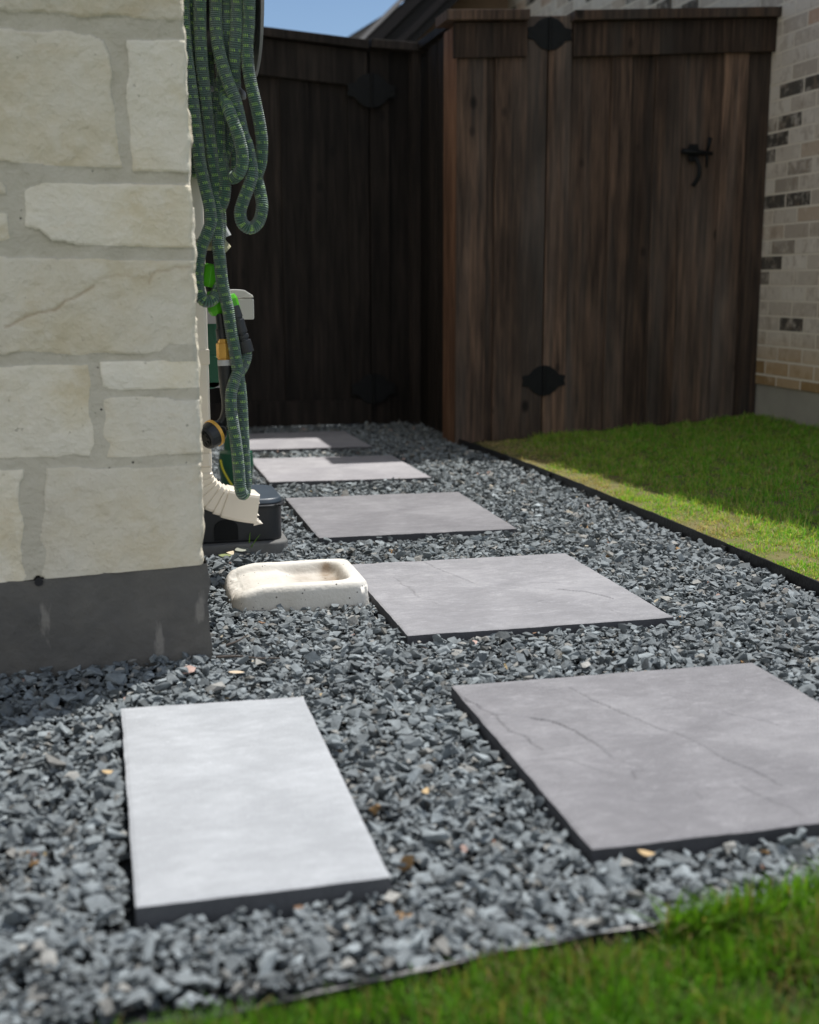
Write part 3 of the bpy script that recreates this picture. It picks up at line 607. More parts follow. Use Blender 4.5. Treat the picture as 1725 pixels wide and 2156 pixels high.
def generic_stones(u0, u1, w0, w1, seed):      # courses of random ashlar
    r = random.Random(seed); out = []; z = w0
    while z < w1:
        h = r.choice([.12, .17, .22, .14]); u = u0-r.random()*.3
        while u < u1:
            l = r.uniform(.2, .5); j = lambda: r.uniform(-.006, .006)
            if h > .16 and r.random() < .3:
                k = h*r.uniform(.4, .6); out.append([(u+j(), z+j()), (u+l+j(), z+j()), (u+l+j(), z+k-.012), (u+j(), z+k-.012+j())]); out.append([(u+j(), z+k+.012), (u+l+j(), z+k+.012+j()), (u+l+j(), z+h+j()), (u+j(), z+h)])
            else: out.append([(u+j(), z+j()), (u+l*.5, z+j()), (u+l+j(), z+j()), (u+l+j(), z+h+j()), (u+l*.6, z+h+j()), (u+j(), z+h)])
            u += l+.024
        z += h+.024
    return out
def stone_field(U, W, polys, seedoff=0):
    Un = U+fbm(U, W, 18, 4)*0.009; Wn = W+fbm(W+9, U, 18, 4)*0.006
    best = np.full(U.shape, -9.0); sid = np.zeros(U.shape)
    for i, p in enumerate(polys):
        us = [a for a, b in p]; ws = [b for a, b in p]
        k = (Un > min(us)-.03) & (Un < max(us)+.03) & (Wn > min(ws)-.03) & (Wn < max(ws)+.03)
        if not k.any(): continue
        s_ = poly_sd(Un[k], Wn[k], p); b = best[k]; m = s_ > b; b[m] = s_[m]; best[k] = b; q = sid[k]; q[m] = ((i+seedoff)*0.37) % 1; sid[k] = q
    st = np.clip((best+0.001)/0.003, 0, 1); st = st*st*(3-2*st)
    hgt = st*0.0035+st*np.clip(best/0.03, 0, 1)*0.0015
    hgt = hgt+np.where(st > .5, fbm(U, W, 9, 6)*0.006+fbm(U+sid*7, W, 45, 4)*0.0028, fbm(U, W, 30, 4)*0.0035+fbm(U, W, 7, 2)*.003)
    return hgt, st, sid
ZF = lambda u: 0.168+0.012*np.clip((u+0.2)/0.36, -3, 1.1)     # top of foundation, slightly sloping
corner_n = lambda z: fbm(z*1.0, z*0+3.3, 30, 4)*0.0055+fbm(z, z*0+8.1, 9, 2)*0.004-0.006*np.clip(z-.75, 0, 1)
us = np.concatenate([np.linspace(-2.6, -.75, 60)[:-1], np.linspace(-.75, -.27, 60)[:-1], np.linspace(-.27, XW, 165)])
ws = np.concatenate([np.linspace(0, 1.10, 340)[:-1], np.linspace(1.10, 2.45, 80)])
U, W = np.meshgrid(us, ws, indexing='ij'); Wz = W+ZF(U)*np.clip(1-W/0.5, 0, 1)+0.168*np.clip(W/0.5, 0, 1)
polys = stones+generic_stones(-2.9, -.52, .18, 2.7, 3)+generic_stones(-.5, .4, 1.36, 2.7, 5)
hg, st, sid = stone_field(U, Wz, polys)
ck = np.zeros(U.shape)
for ln, amp in (([c4(p) for p in ((40,610),(110,580),(200,530),(300,495),(430,480),(480,440),(500,410),(570,385),(640,340),(720,295))], .8), ([c4(p) for p in ((1140,270),(1150,210),(1190,180),(1280,175),(1350,150),(1450,145))], .55), ([c4(p) for p in ((760,240),(830,225),(880,205),(960,215),(1030,238),(1140,235))], .3)):
    best = np.full(U.shape, 9.); un = U+fbm(U, Wz, 60, 3)*.003; wn = Wz+fbm(Wz, U, 60, 3)*.003
    for (a, b), (c, d) in zip(ln[:-1], ln[1:]): best = np.minimum(best, segd(un, wn, a, b, c, d)[0])
    ck = np.maximum(ck, amp*np.exp(-(best/.0022)**2)); hg = hg-amp*.003*np.exp(-(best/.0025)**2)
# dark recess left of the joint between the lower courses
wx, wz = fx(*(82, 1224)); dw = np.hypot(U-wx, Wz-wz); hg = hg-0.02*(dw < 0.0085); 
X = U+np.where(U > XW-.05, (U-(XW-.05))/.05, 0)*corner_n(Wz)
edge_r = np.clip((XW-U)/.006, 0, 1); Yf = YW-hg+(1-edge_r)*0.004
def patch(name, V, F, at, mat): return npmesh(name, V, F, mat, at, smooth=True, parent=house)
V = np.stack([X, Yf, Wz], -1).reshape(-1, 3); Vs = [V]; Fs = [gridfaces(len(us), len(ws))]; A = [np.stack([st, sid, ck], -1).reshape(-1, 3)]
# side face (x = XW), running back to the gate
vs_ = np.concatenate([np.linspace(0, .35, 60)[:-1], np.linspace(.35, 4.1, 220)]); Vv, W2 = np.meshgrid(vs_, ws, indexing='ij')
zz = W2+(0.180)*np.clip(1-W2/.5, 0, 1)+.168*np.clip(W2/.5, 0, 1)
hg2, st2, sid2 = stone_field(-Vv-5, zz, generic_stones(-9.3, -4.9, .18, 2.7, 8), 31)
Xs = XW+corner_n(zz)*np.clip(1-Vv/.12, 0, 1)+hg2*np.clip(Vv/.02, 0, 1)
Ys = YW+Vv+np.where(Vv == 0, 0, 0)
front_edge_y = Yf[-1]; Ys[0] = front_edge_y; zz[0] = Wz[-1]; Xs[0] = X[-1]
V2 = np.stack([Xs, Ys, zz], -1).reshape(-1, 3); F2 = gridfaces(len(vs_), len(ws))
off = len(V); Vs.append(V2); Fs.append(F2+off); A.append(np.stack([st2, sid2, sid2*0], -1).reshape(-1, 3)); A = np.concatenate(A)
patch("stone_cladding", np.concatenate(Vs), np.concatenate(Fs), {"stone": A[:, 0], "sid": A[:, 1], "crack": A[:, 2], "tint": A[:, 1]}, M_lime)
# foundation: rough concrete, a few mm proud of the stone at the corner
uf = np.concatenate([np.linspace(-2.6, -.3, 90)[:-1], np.linspace(-.3, XW+.004, 130)]); vf = np.linspace(-.09, 1, 52)
def zfrac(f, u): return np.where(f < 0, f, f*1.0)*(ZF(u)+fbm(u, u*0, 25, 3)*.004)
FU, FV = np.meshgrid(uf, vf, indexing='ij'); FZ = zfrac(FV, FU); FY = YW-.002-fbm(FU, FZ, 8, 5)*.006-fbm(FU, FZ, 40, 3)*.002
FX = FU+np.where(FU > XW-.03, (FU-(XW-.03))/.034, 0)*(fbm(FZ, FZ*0+2, 22, 4)*.008+.004-.006*np.clip(FV-.8, 0, 1)/.2)
vq = np.concatenate([np.linspace(0, .3, 40)[:-1], np.linspace(.3, 4.1, 140)]); SV, SF = np.meshgrid(vq, vf, indexing='ij')
SZ = zfrac(SF, np.full(SV.shape, XW)); SX = XW+.004+fbm(SV, SZ, 14, 4)*.006; SY = YW+SV; SX[0] = FX[-1]; SY[0] = FY[-1]; SZ[0] = FZ[-1]
Va = np.stack([FX, FY, FZ], -1).reshape(-1, 3); Vb = np.stack([SX, SY, SZ], -1).reshape(-1, 3)
Fa = gridfaces(len(uf), 52); Fb = gridfaces(len(vq), 52)+len(Va)
# top ledge
ta = []; 
npf = npmesh("foundation", np.concatenate([Va, Vb]), np.concatenate([Fa, Fb]), M_conc, {"tint": np.zeros(len(Va)+len(Vb))}, smooth=True, parent=house)
m = MB(); m.box((-2.6, YW+.012, -.05), (XW-.012, 6.35, 2.6)); m.build("wall_core", M_soffit, house)
m = MB(); c_ = Vector((wx, YW-.006, wz)); m.tube([c_+Vector((0, -.001, 0)), c_+Vector((0, .012, 0))], .0075, 16); m.build("weep_hole", M_soffit, house)
# eaves
m = MB(); m.box((-2.9, YW-.34, 2.60), (XW+.10, 6.6, 2.63)); m.build("soffit", M_fascia, house)
MB().box((-2.92, YW-.365, 2.58), (XW+.125, YW-.342, 2.78)).build("fascia", M_fascia, house); MB().box((XW+.102, YW-.340, 2.58), (XW+.125, 6.6, 2.78)).build("fascia", M_fascia, house)
m = MB(); m.add([(-3, YW-.40, 2.785), (XW+.16, YW-.40, 2.785), (XW+.16, 6.6, 2.785), (-3, 6.6, 2.785), (-3, 4.6, 4.2), (-1.6, 4.6, 4.2)], [(0,1,5,4), (1,2,5), (2,3,4,5), (0,3,2,1)]); m.build("roof", M_roof, house)

# ------------------------------------------------------------------ fences and gates
def boards(mb, xs, y, z0f, z1f, dy, th=.016, tints=None):
    for i, (a, b) in enumerate(zip(xs[:-1], xs[1:])):
        k = dy[i % len(dy)]; t = random.random() if tints is None else tints[i % len(tints)]; e = .0015
        ov = .012 if k > 0.004 else 0            # recessed board runs behind its neighbours
        za0, zb0 = z0f(a), z0f(b); za1, zb1 = z1f(a), z1f(b); a2, b2 = a+e-ov, b-e+ov
        vs = [(a2, y+k, za0), (b2, y+k, zb0), (b2, y+k+th, zb0), (a2, y+k+th, za0), (a2, y+k, za1), (b2, y+k, zb1), (b2, y+k+th, zb1), (a2, y+k+th, za1)]
        mb.add(vs, [(0,3,2,1),(4,5,6,7),(0,1,5,4),(1,2,6,5),(2,3,7,6),(3,0,4,7)], t)
def slopebox(mb, x0, x1, y0, y1, za, zb, h, t=.5):    # bar whose underside runs za..zb
    mb.add([(x0,y0,za),(x1,y0,zb),(x1,y1,zb),(x0,y1,za),(x0,y0,za+h),(x1,y0,zb+h),(x1,y1,zb+h),(x0,y1,za+h)], [(0,3,2,1),(4,5,6,7),(0,1,5,4),(1,2,6,5),(2,3,7,6),(3,0,4,7)], t)
def pxx(px, Y=5.2): return aty(px, 500, Y).x
FY_ = 5.20
ztop = lambda x: 1.81+(x-1.45)*0.062
zbot = lambda x: -0.012+(x-1.5)*0.055
fp = thing("fence_panel", "weathered brown fence panel with capped top, left of the wide gate", "fence", (1.7, FY_, 0))
m = MB(); X0 = 1.497; xs = [X0, pxx(1024), pxx(1040), 1.90]; boards(m, xs, FY_, zbot, lambda x: ztop(x)-.03, [0, .012, 0], tints=[.55, .2, .4]); m.build("board_panel", M_wood, fp, bevel=.0015)
m = MB(); m.box((X0+.001, FY_+.018, -.03), (X0+.085, FY_+.215, 1.76), .7); m.build("post", M_wood_lit, fp, bevel=.002)
m = MB(); slopebox(m, X0-.02, 1.80, FY_-.02, FY_-.001, ztop(X0)-.195, ztop(1.8)-.195, .14, .02); m.build("top_trim", M_wood, fp, bevel=.002)
m = MB(); slopebox(m, X0-.06, 1.80, FY_-.055, FY_+.13, ztop(X0)-.052, ztop(1.8)-.052, .04, .4); m.build("cap_board", M_wood, fp, bevel=.002)

gt = thing("wooden_gate", "wide weathered brown wooden gate with ring latch, between fence panel and brick house", "gate", (2.4, FY_, 0), "wooden gates")
xs = [1.903, pxx(1197), pxx(1279), pxx(1322), pxx(1370), pxx(1428), pxx(1510), pxx(1561), 2.962]
m = MB(); boards(m, xs, FY_, lambda x: zbot(x)+.004, lambda x: ztop(x)-.03, [0, .012, 0, .012, 0, .012, 0, .014], tints=[.75, .35, .5, .12, .3, .45, .9, .1]); m.build("board_panel", M_wood, gt, bevel=.0015)
m = MB(); slopebox(m, 2.01, 2.968, FY_-.022, FY_-.001, ztop(2.0)-.20, ztop(2.97)-.20, .14, .0); m.build("top_trim", M_wood, gt, bevel=.002)
m = MB(); slopebox(m, 2.0, 2.972, FY_-.055, FY_+.09, ztop(2.0)-.058, ztop(2.97)-.058, .04, .25); m.build("cap_board", M_wood, gt, bevel=.002)
for z_ in (.3, 1.5): MB().box((1.92, FY_+.03, z_), (2.95, FY_+.07, z_+.09), .3).build("rail", M_wood, gt)
MB().box((1.87, FY_+.03, .0), (1.94, FY_+.10, 1.77), .3).build("seam_stop", M_wood, fp)  # unseen stop added behind the hinge seam to block leaking light
def hinge(parent, x, z, Y, mat=M_iron, s=1.0):
    prof = [(-105,22),(-98,-0),(-105,-22),(-72,-28),(-55,-48),(-30,-64),(0,-70),(30,-64),(55,-48),(72,-28),(105,-22),(98,0),(105,22),(72,28),(55,48),(30,64),(0,70),(-30,64),(-55,48),(-72,28)]
    m = MB(); m.prism([(x+a*.001*s, z+b*.001*s) for a, b in prof], Y-.004, Y-.0005)
    h = m.build("hinge", mat, parent, bevel=.0015)
    m = MB(); m.tube([(x, Y-.009, z-.07*s), (x, Y-.009, z+.07*s)], .0065, 12); m.build("hinge_pin", mat, h, smooth=False)
    for a, b in ((-80, 0), (-45, 30), (-45, -30), (80, 0), (45, 30), (45, -30)):
        MB().tube([(x+a*.001*s, Y-.0075, z+b*.001*s), (x+a*.001*s, Y-.004, z+b*.001*s)], .0055, 8).build("screw", mat, h)
hinge(gt, 1.905, 1.735, FY_-.002, s=.98); hinge(gt, 1.907, .262, FY_-.002, s=.98)
# ring latch
m = MB(); L = lambda px, py: aty(px, py, FY_-.012)
m.tube([L(1436, 318), L(1462, 320), L(1500, 323)], [.011, .014, .008], 10); m.tube([L(1496, 290), L(1490, 318)], [.011, .005], 10); m.tube([L(1489, 318), L(1488, 352)], [.007, .004], 8)
lt = m.build("latch", M_iron, gt, smooth=True)
m = MB(); m.tube(spline([L(1462, 332)-Vector((0, .01, 0)), L(1467, 350)-Vector((0, .025, 0)), L(1466, 372)-Vector((0, .025, 0)), L(1457, 392)-Vector((0, .008, 0))], .01), .0095, 10); m.build("pull_handle", M_iron, lt, smooth=True)
m = MB(); m.prism([(L(1462,320).x+a, L(1462,320).z+b) for a, b in ((-.02,-.04),(.02,-.04),(.028,0),(.02,.035),(-.02,.035),(-.028,0))], FY_-.008, FY_-.002); m.build("back_plate", M_iron, lt)

# return panel between the two fence lines
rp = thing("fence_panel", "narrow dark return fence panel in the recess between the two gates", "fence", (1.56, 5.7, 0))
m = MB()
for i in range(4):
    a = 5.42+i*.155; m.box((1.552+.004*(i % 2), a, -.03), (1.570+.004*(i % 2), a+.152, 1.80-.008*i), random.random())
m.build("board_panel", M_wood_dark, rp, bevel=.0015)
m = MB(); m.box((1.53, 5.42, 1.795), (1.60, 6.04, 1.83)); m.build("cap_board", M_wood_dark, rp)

GY = 6.05
lgtop = lambda x: 1.876-(x-.775)*.075
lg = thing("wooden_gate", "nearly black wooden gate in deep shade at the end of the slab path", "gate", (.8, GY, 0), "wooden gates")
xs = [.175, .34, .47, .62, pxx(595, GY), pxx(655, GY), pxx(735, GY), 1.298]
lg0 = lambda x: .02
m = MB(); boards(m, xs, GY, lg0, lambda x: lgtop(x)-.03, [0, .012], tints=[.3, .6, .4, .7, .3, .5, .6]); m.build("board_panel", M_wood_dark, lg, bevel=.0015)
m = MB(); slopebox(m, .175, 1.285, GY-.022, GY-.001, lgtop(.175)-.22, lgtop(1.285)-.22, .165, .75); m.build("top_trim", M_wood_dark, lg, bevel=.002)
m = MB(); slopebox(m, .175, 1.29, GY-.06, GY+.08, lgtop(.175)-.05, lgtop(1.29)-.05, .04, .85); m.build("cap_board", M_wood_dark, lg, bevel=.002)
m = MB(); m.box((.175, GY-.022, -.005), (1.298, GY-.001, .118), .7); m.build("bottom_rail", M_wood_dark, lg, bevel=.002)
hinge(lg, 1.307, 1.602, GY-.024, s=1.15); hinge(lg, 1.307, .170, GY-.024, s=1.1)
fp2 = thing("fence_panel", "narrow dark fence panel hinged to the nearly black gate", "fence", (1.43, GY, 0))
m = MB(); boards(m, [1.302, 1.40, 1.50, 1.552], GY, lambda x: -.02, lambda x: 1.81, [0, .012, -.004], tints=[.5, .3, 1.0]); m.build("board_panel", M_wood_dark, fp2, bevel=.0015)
MB().box((1.26, GY+.03, -.03), (1.35, GY+.12, 1.79), .3).build("post", M_wood_dark, fp2)  # unseen, added behind the dark gate's seam so no light leaks through
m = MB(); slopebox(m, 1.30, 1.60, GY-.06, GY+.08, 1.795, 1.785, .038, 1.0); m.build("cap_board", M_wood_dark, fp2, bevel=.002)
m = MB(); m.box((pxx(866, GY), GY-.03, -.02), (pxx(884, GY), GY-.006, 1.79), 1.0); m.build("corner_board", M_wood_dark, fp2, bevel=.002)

# ------------------------------------------------------------------ brick house (right)
bh = thing("brick_house", "whitewashed tan brick house side wall on a grey foundation at right", "house", (3.0, 5, 0))
XB = 2.976
M_found2 = simple("grey_stem_wall", (0.36, 0.345, 0.31), 0.9, 0.25, 6, 0.2, 0.004)
m = MB(); m.box((XB, 3.25, -.1), (9, 10.4, .224)); m.build("foundation", M_found2, bh, bevel=.004)
slope = .44; rz = lambda y: 3.42+slope*(y-5.37)
m = MB(); e = .012; yr = 8.2
m.add([(XB+.004-e, 3.25, .226), (XB+.004-e, 10.4, .226), (XB+.004-e, 10.4, rz(6.0)), (XB+.004-e, yr, rz(yr)-.12), (XB+.004-e, 3.25, rz(3.25)-.12), (8.9, 3.25, .226), (8.9, 10.4, .226), (8.9, 10.4, rz(6.0)), (8.9, yr, rz(yr)-.12), (8.9, 3.25, rz(3.25)-.12)],
      [(0,1,2,3,4), (5,9,8,7,6), (0,4,9,5), (1,6,7,2), (0,5,6,1)]); m.build("brick_wall", M_brick, bh)
xr = 2.80
m = MB(); y0 = 2.95
m.add([(xr, y0, rz(y0)), (xr, yr, rz(yr)), (xr, 13.4, rz(3.0)), (9.2, y0, rz(y0)), (9.2, yr, rz(yr)), (9.2, 13.4, rz(3.0)),
       (xr, y0, rz(y0)-.03), (xr, yr, rz(yr)-.03), (xr, 13.4, rz(3.0)-.03), (9.2, y0, rz(y0)-.03), (9.2, yr, rz(yr)-.03), (9.2, 13.4, rz(3.0)-.03)],
      [(0,1,4,3), (1,2,5,4), (6,9,10,7), (7,10,11,8), (0,3,9,6), (0,6,7,1), (1,7,8,2)]); m.build("roof", M_roof, bh)
m = MB()
for ya, yb in ((y0, yr), (yr, 13.4)):
    za, zb = (rz(ya)-.035, rz(yb)-.035) if ya == y0 else (rz(yr)-.035, rz(3.0)-.035)
    m.add([(xr+.01, ya, za-.14), (xr+.03, ya, za-.14), (xr+.03, yb, zb-.14), (xr+.01, yb, zb-.14), (xr+.01, ya, za), (xr+.03, ya, za), (xr+.03, yb, zb), (xr+.01, yb, zb)], [(0,3,2,1),(4,5,6,7),(0,1,5,4),(1,2,6,5),(2,3,7,6),(3,0,4,7)])
m.build("fascia", M_fascia, bh)

# ------------------------------------------------------------------ neighbour house behind the fences
NY = 9.0
nh = thing("neighbour_house", "tan house with dark steep rake boards beyond the gates", "house", (3.0, NY, 0))
A0 = aty(773, 78, NY); sl = (aty(852, 0, NY).z-A0.z)/(aty(852, 0, NY).x-A0.x)
def band(o0, o1, ya, yb, mat, name, zlo=1.6, xhi=5.2):
    m = MB(); zx = lambda z, o: A0.x+o+(z-A0.z)/sl
    zh = A0.z+(xhi-A0.x)*sl
    m.prism([(zx(zlo, o0), zlo), (zx(zlo, o1), zlo), (zx(zh, o1), zh), (zx(zh, o0), zh)], ya, yb); return m.build(name, mat, nh)
dx = lambda a, b: aty(b, 78, NY).x-aty(a, 78, NY).x
band(0, dx(773, 804), NY-.42, NY-.39, M_fascia, "fascia"); band(dx(773, 800), dx(773, 875), NY-.385, NY-.02, M_soffit, "soffit"); band(dx(773, 834), dx(773, 852), NY-.41, NY-.388, M_fascia, "rake_trim")
zx = lambda z, o: A0.x+o+(z-A0.z)/sl
M_nwall = simple("tan_stucco_brick", (0.30, 0.21, 0.14), 0.9, 0.2, 9, 0.2, 0.003)
M_nwall2 = simple("grey_render", (0.30, 0.27, 0.25), 0.9, 0.15, 9, 0.2, 0.003)
m = MB(); xr1 = 3.35; m.prism([(zx(0, .31), 0), (xr1, 0), (xr1, A0.z+(xr1-A0.x-.31)*sl), (zx(1.6, .31), 1.6)], NY-.02, NY+.3); m.build("wall", M_nwall, nh)
m = MB(); m.box((xr1+.002, NY-.015, 0), (9, NY+.3, 4.2)); m.build("side_wall", M_nwall2, nh)
m = MB(); a, b = aty(1368, 0, NY-.05), aty(1500, 0, NY-.05); m.box((a.x, NY-.06, a.z-.045), (b.x, NY-.02, a.z+.9)); m.build("window_trim", M_teal, nh, bevel=.003)
m = MB(); zh = A0.z+(5.2-A0.x)*sl
m.add([(zx(1.6, -.01), NY-.44, 1.6), (zx(zh, -.01), NY-.44, zh), (zx(zh, -.01), NY+4, zh), (zx(1.6, -.01), NY+4, 1.6)], [(0,1,2,3)]); m.build("roof", M_roof, nh)
# far roof wedge
fr = thing("far_roof", "small sunlit grey-brown shingle roof slope left of the dark rake", "house", (4, 13, 0))
p0 = aty(728, 80, 13); p1 = aty(824, 21, 13); dxn = (p1-p0); q = p1+dxn*1.5
m = MB(); m.add([tuple(p0), tuple(q), (q.x+3, 13.0, q.z), (q.x+3, 12.2, p0.z-1.2), (p0.x-2.2, 13, p0.z-1.35), (q.x+3, 17, p0.z-1.2), (p0.x-2.2, 17, p0.z-1.35)], [(4, 3, 2, 1, 0), (4, 0, 1, 2, 5, 6), (2, 3, 5), (3, 4, 6, 5)])
m.build("roof", M_roof, fr)
m = MB(); m.box((p0.x-1.6, 13.3, 0), (q.x+2.8, 16.5, p0.z-1.3)); m.build("wall", M_nwall2, fr)

# ------------------------------------------------------------------ downspout
YD = 2.95
ds = thing("downspout", "cream metal downspout with crimped elbow, torn at its outlet, on the stone house", "downspout", (.205, YD, .1))
def section(c, ax, tk, wd, n=None):     # rounded rectangle ring; ax = in-plane thickness axis (unit), width along y
    r = .008; out = []
    for sx, sy, a0 in ((1, 1, 0), (-1, 1, 90), (-1, -1, 180), (1, -1, 270)):
        for k in range(3):
            a = math.radians(a0+k*45); out.append(c+ax*(sx*(tk/2-r)+r*math.cos(a))+Vector((0, 1, 0))*(sy*(wd/2-r)+r*math.sin(a)))
    return out
def sweep(secs, cap=False):
    n = len(secs[0]); m = MB(); vs = [v for s_ in secs for v in s_]
    m.add(vs, [(i*n+k, i*n+(k+1) % n, (i+1)*n+(k+1) % n, (i+1)*n+k) for i in range(len(secs)-1) for k in range(n)]); return m
XP = .205
m = sweep([section(Vector((XP, YD, z)), Vector((1, 0, 0)), .062, .082) for z in np.linspace(.285, 2.55, 12)]); m.build("pipe", M_cream, ds, smooth=True).modifiers.new("s", 'SOLIDIFY').thickness = -.0012
m = MB(); m.box((.17, YD-.044, .510), (XP+.034, YD+.044, .545)); m.build("strap", M_cream, ds, bevel=.002)
path = spline([(XP, YD, .30), (XP, YD, .262), (XP+.004, YD, .232), (XP+.022, YD, .203), (XP+.05, YD, .182), (XP+.085, YD, .170), (XP+.110, YD, .164), (XP+.133, YD, .160)], .0028)
secs = []; Ls = 0
for i, p_ in enumerate(path):
    if i: Ls += (path[i]-path[i-1]).length
    tg = (path[min(i+1, len(path)-1)]-path[max(i-1, 0)]).normalized(); nx = Vector((0, -1, 0)).cross(tg).normalized()
    kk = 1-0.06*max(0, (1-abs(((Ls/.0165) % 1)-.5)*2)*1.0) if .03 < Ls < .15 else 1
    saw = ((Ls/.0165) % 1)*.0065 if .03 < Ls < .15 else 0
    grow = 1+0.13*min(1, Ls/.12)
    secs.append(section(p_, nx, (.064-saw)*grow, .086-saw))
last = secs[-1]; tgt = (path[-1]-path[-3]).normalized(); secs.append([v+tgt*random.uniform(-.004, .006) for v in last])
m = sweep(secs); el = m.build("elbow", M_cream, ds, smooth=False); sdm = el.modifiers.new("s", 'SOLIDIFY'); sdm.thickness = -.0014
m = MB(); b0 = path[-1]
for (ox, oz, l, w_) in ((.0, -.032, .016, .012), (.0, -.030, .010, .02), (-.004, -.012, .012, .010), (.002, .02, .008, .02)):
    p_ = b0+Vector((ox, -.041, oz)); m.add([p_+Vector((-.006, 0, w_/2)), p_+Vector((-.006, 0, -w_/2)), p_+Vector((l, -.003, -w_*.3)), p_+Vector((l*.6, .004, w_*.4))], [(0,1,2,3)])
fl = m.build("torn_flap", M_cream, ds); fl.modifiers.new("s", 'SOLIDIFY').thickness = .0016

# ------------------------------------------------------------------ bait box on its paver
pv = thing("concrete_base", "low grey concrete paver under the black bait box", "paver", (.32, 3.35, -.02))
def dshape(x0, x1, y0, y1, r, n=10):    # rounded on the +x side
    pts = [(x0, y0), (x1-r, y0)]
    pts += [(x1-r+r*math.sin(a), y0+r-r*math.cos(a)) for a in np.linspace(.15, math.pi/2, n)]
    pts += [(x1-r+r*math.cos(a), y1-r+r*math.sin(a)) for a in np.linspace(0, math.pi/2, n)]
    return pts+[(x0, y1)]
def vprism(poly, z0, z1, mb=None, top_scale=1.0):
    mb = mb or MB(); n = len(poly); cx = sum(p[0] for p in poly)/n; cy = sum(p[1] for p in poly)/n
    vs = [(a, b, z0) for a, b in poly]+[(cx+(a-cx)*top_scale, cy+(b-cy)*top_scale, z1) for a, b in poly]
    mb.add(vs, [tuple(range(n-1, -1, -1)), tuple(range(n, 2*n))]+[(i, (i+1) % n, (i+1) % n+n, i+n) for i in range(n)]); return mb
vprism(dshape(.172, .462, 3.20, 3.50, .05), -.03, .014).build("paver", simple("grey_cast_paver", (.17, .17, .165), .9, .3, 20, .2, .002), pv, bevel=.006, seg=3)
bb = thing("bait_box", "black plastic bait box with blue-grey lid tucked behind the downspout elbow", "bait box", (.32, 3.36, .014))
body = vprism(dshape(.178, .448, 3.225, 3.485, .045), .015, .108, None, 1.02).build("body", M_black, bb, bevel=.004, seg=3)
a = [(aty(px, 1100, 3.22).x) for px in (451, 501)]
arch = [(a[0], .022), (a[1], .022)]+[((a[0]+a[1])/2+(a[1]-a[0])/2*math.cos(t), .056+.022*math.sin(t)) for t in np.linspace(0, math.pi, 9)]
m = MB(); m.prism(arch, 3.2205, 3.2235); m.build("entry_hole", M_iron, bb)
vprism(dshape(.174, .458, 3.215, 3.495, .055), .106, .113).build("rim", M_black, bb, bevel=.003, seg=3)
lid = vprism(dshape(.178, .452, 3.225, 3.488, .05), .1135, .128, None, .93).build("lid", M_lid, bb, bevel=.005, seg=3)
m = MB(); c_ = gnd(586, 1063, .129)
for a_ in (0, 60, 120): d_ = Vector((math.cos(math.radians(a_)), math.sin(math.radians(a_)), 0))*.011; m.tube([c_-d_, c_+d_], .0018, 6)
m.build("lid_mark", M_iron, lid)

# ------------------------------------------------------------------ splash block
sb = thing("splash_block", "cream concrete splash block with a shallow stained basin beside the grey slab", "splash block", (.40, 2.73, -.02))
nx_, ny_ = 120, 100; q = [gnd(484, 1285, -.02), gnd(780, 1281, -.02), None, None]
x0, x1, y0, y1 = .252, .556, 2.612, 2.872
xs = np.linspace(x0, x1, nx_); ys = np.linspace(y0, y1, ny_); X, Y = np.meshgrid(xs, ys, indexing='ij')
def sdbox(X, Y, cx, cy, hx, hy, r):
    qx = np.abs(X-cx)-hx+r; qy = np.abs(Y-cy)-hy+r; return np.hypot(np.maximum(qx, 0), np.maximum(qy, 0))+np.minimum(np.maximum(qx, qy), 0)-r
so = sdbox(X, Y, (x0+x1)/2, (y0+y1)/2, (x1-x0)/2, (y1-y0)/2, .035)
top = .040; Z = np.full(X.shape, top)
si = sdbox(X, Y, (x0+x1)/2-.02, (y0+y1)/2+.0, (x1-x0)/2-.022, (y1-y0)/2-.042, .03)
floor_z = np.interp(X, [x0, x0+.05, x0+.12, x0+.16, x1-.05, x1], [.018, .025, .024, .013, .011, .011])
k = 1/(1+np.exp(si/.0032)); Z = top*(1-k)+floor_z*k
left = np.clip((x0+.075-X)/.075, 0, 1); Z = Z-left**1.5*.020*(1-k*.4)-left*np.abs(fbm(X, Y, 25, 4))*.012*(X < x0+.03)
rim = np.clip(-so, 0, 1); Z = Z-.016*np.exp(-rim/.0042)+fbm(X, Y, 18, 3)*.0012
# squeeze outside points to outline
cxm, cym = (x0+x1)/2, (y0+y1)/2
f = np.ones(X.shape); o_ = so > 0
for _ in range(12):
    XX = cxm+(X-cxm)*f; YY = cym+(Y-cym)*f; s_ = sdbox(XX, YY, cxm, cym, (x1-x0)/2, (y1-y0)/2, .035); f = np.where(s_ > 0, f*(1-s_/.25), f)
X, Y = cxm+(X-cxm)*f, cym+(Y-cym)*f
idx = np.arange(nx_*ny_).reshape(nx_, ny_); ring = np.concatenate([idx[:, 0], idx[-1, 1:], idx[-2::-1, -1], idx[0, -2:0:-1]])
V = np.stack([X, Y, Z], -1).reshape(-1, 3); nb = len(V); rows = [V[ring]]; cc = np.array([cxm, cym])
FF = [gridfaces(nx_, ny_)]; prev = ring; allv = [V]; tot = nb
for fr_, dz in ((.25, 0), (.6, 0), (1.0, 0)):
    R = V[ring].copy(); R[:, 2] = V[ring][:, 2]*(1-fr_)+(-.035)*fr_; R[:, :2] = cc+(R[:, :2]-cc)*(1+.03*fr_)
    R[:, 0] += fbm(R[:, 1], R[:, 2], 30, 3)*.003; new = np.arange(tot, tot+len(ring)); allv.append(R); tot += len(ring)
    FF.append(np.stack([prev, new, np.roll(new, -1), np.roll(prev, -1)], 1)); prev = new
V = np.concatenate(allv); stn = np.zeros(len(V)); bx = V[:nb]
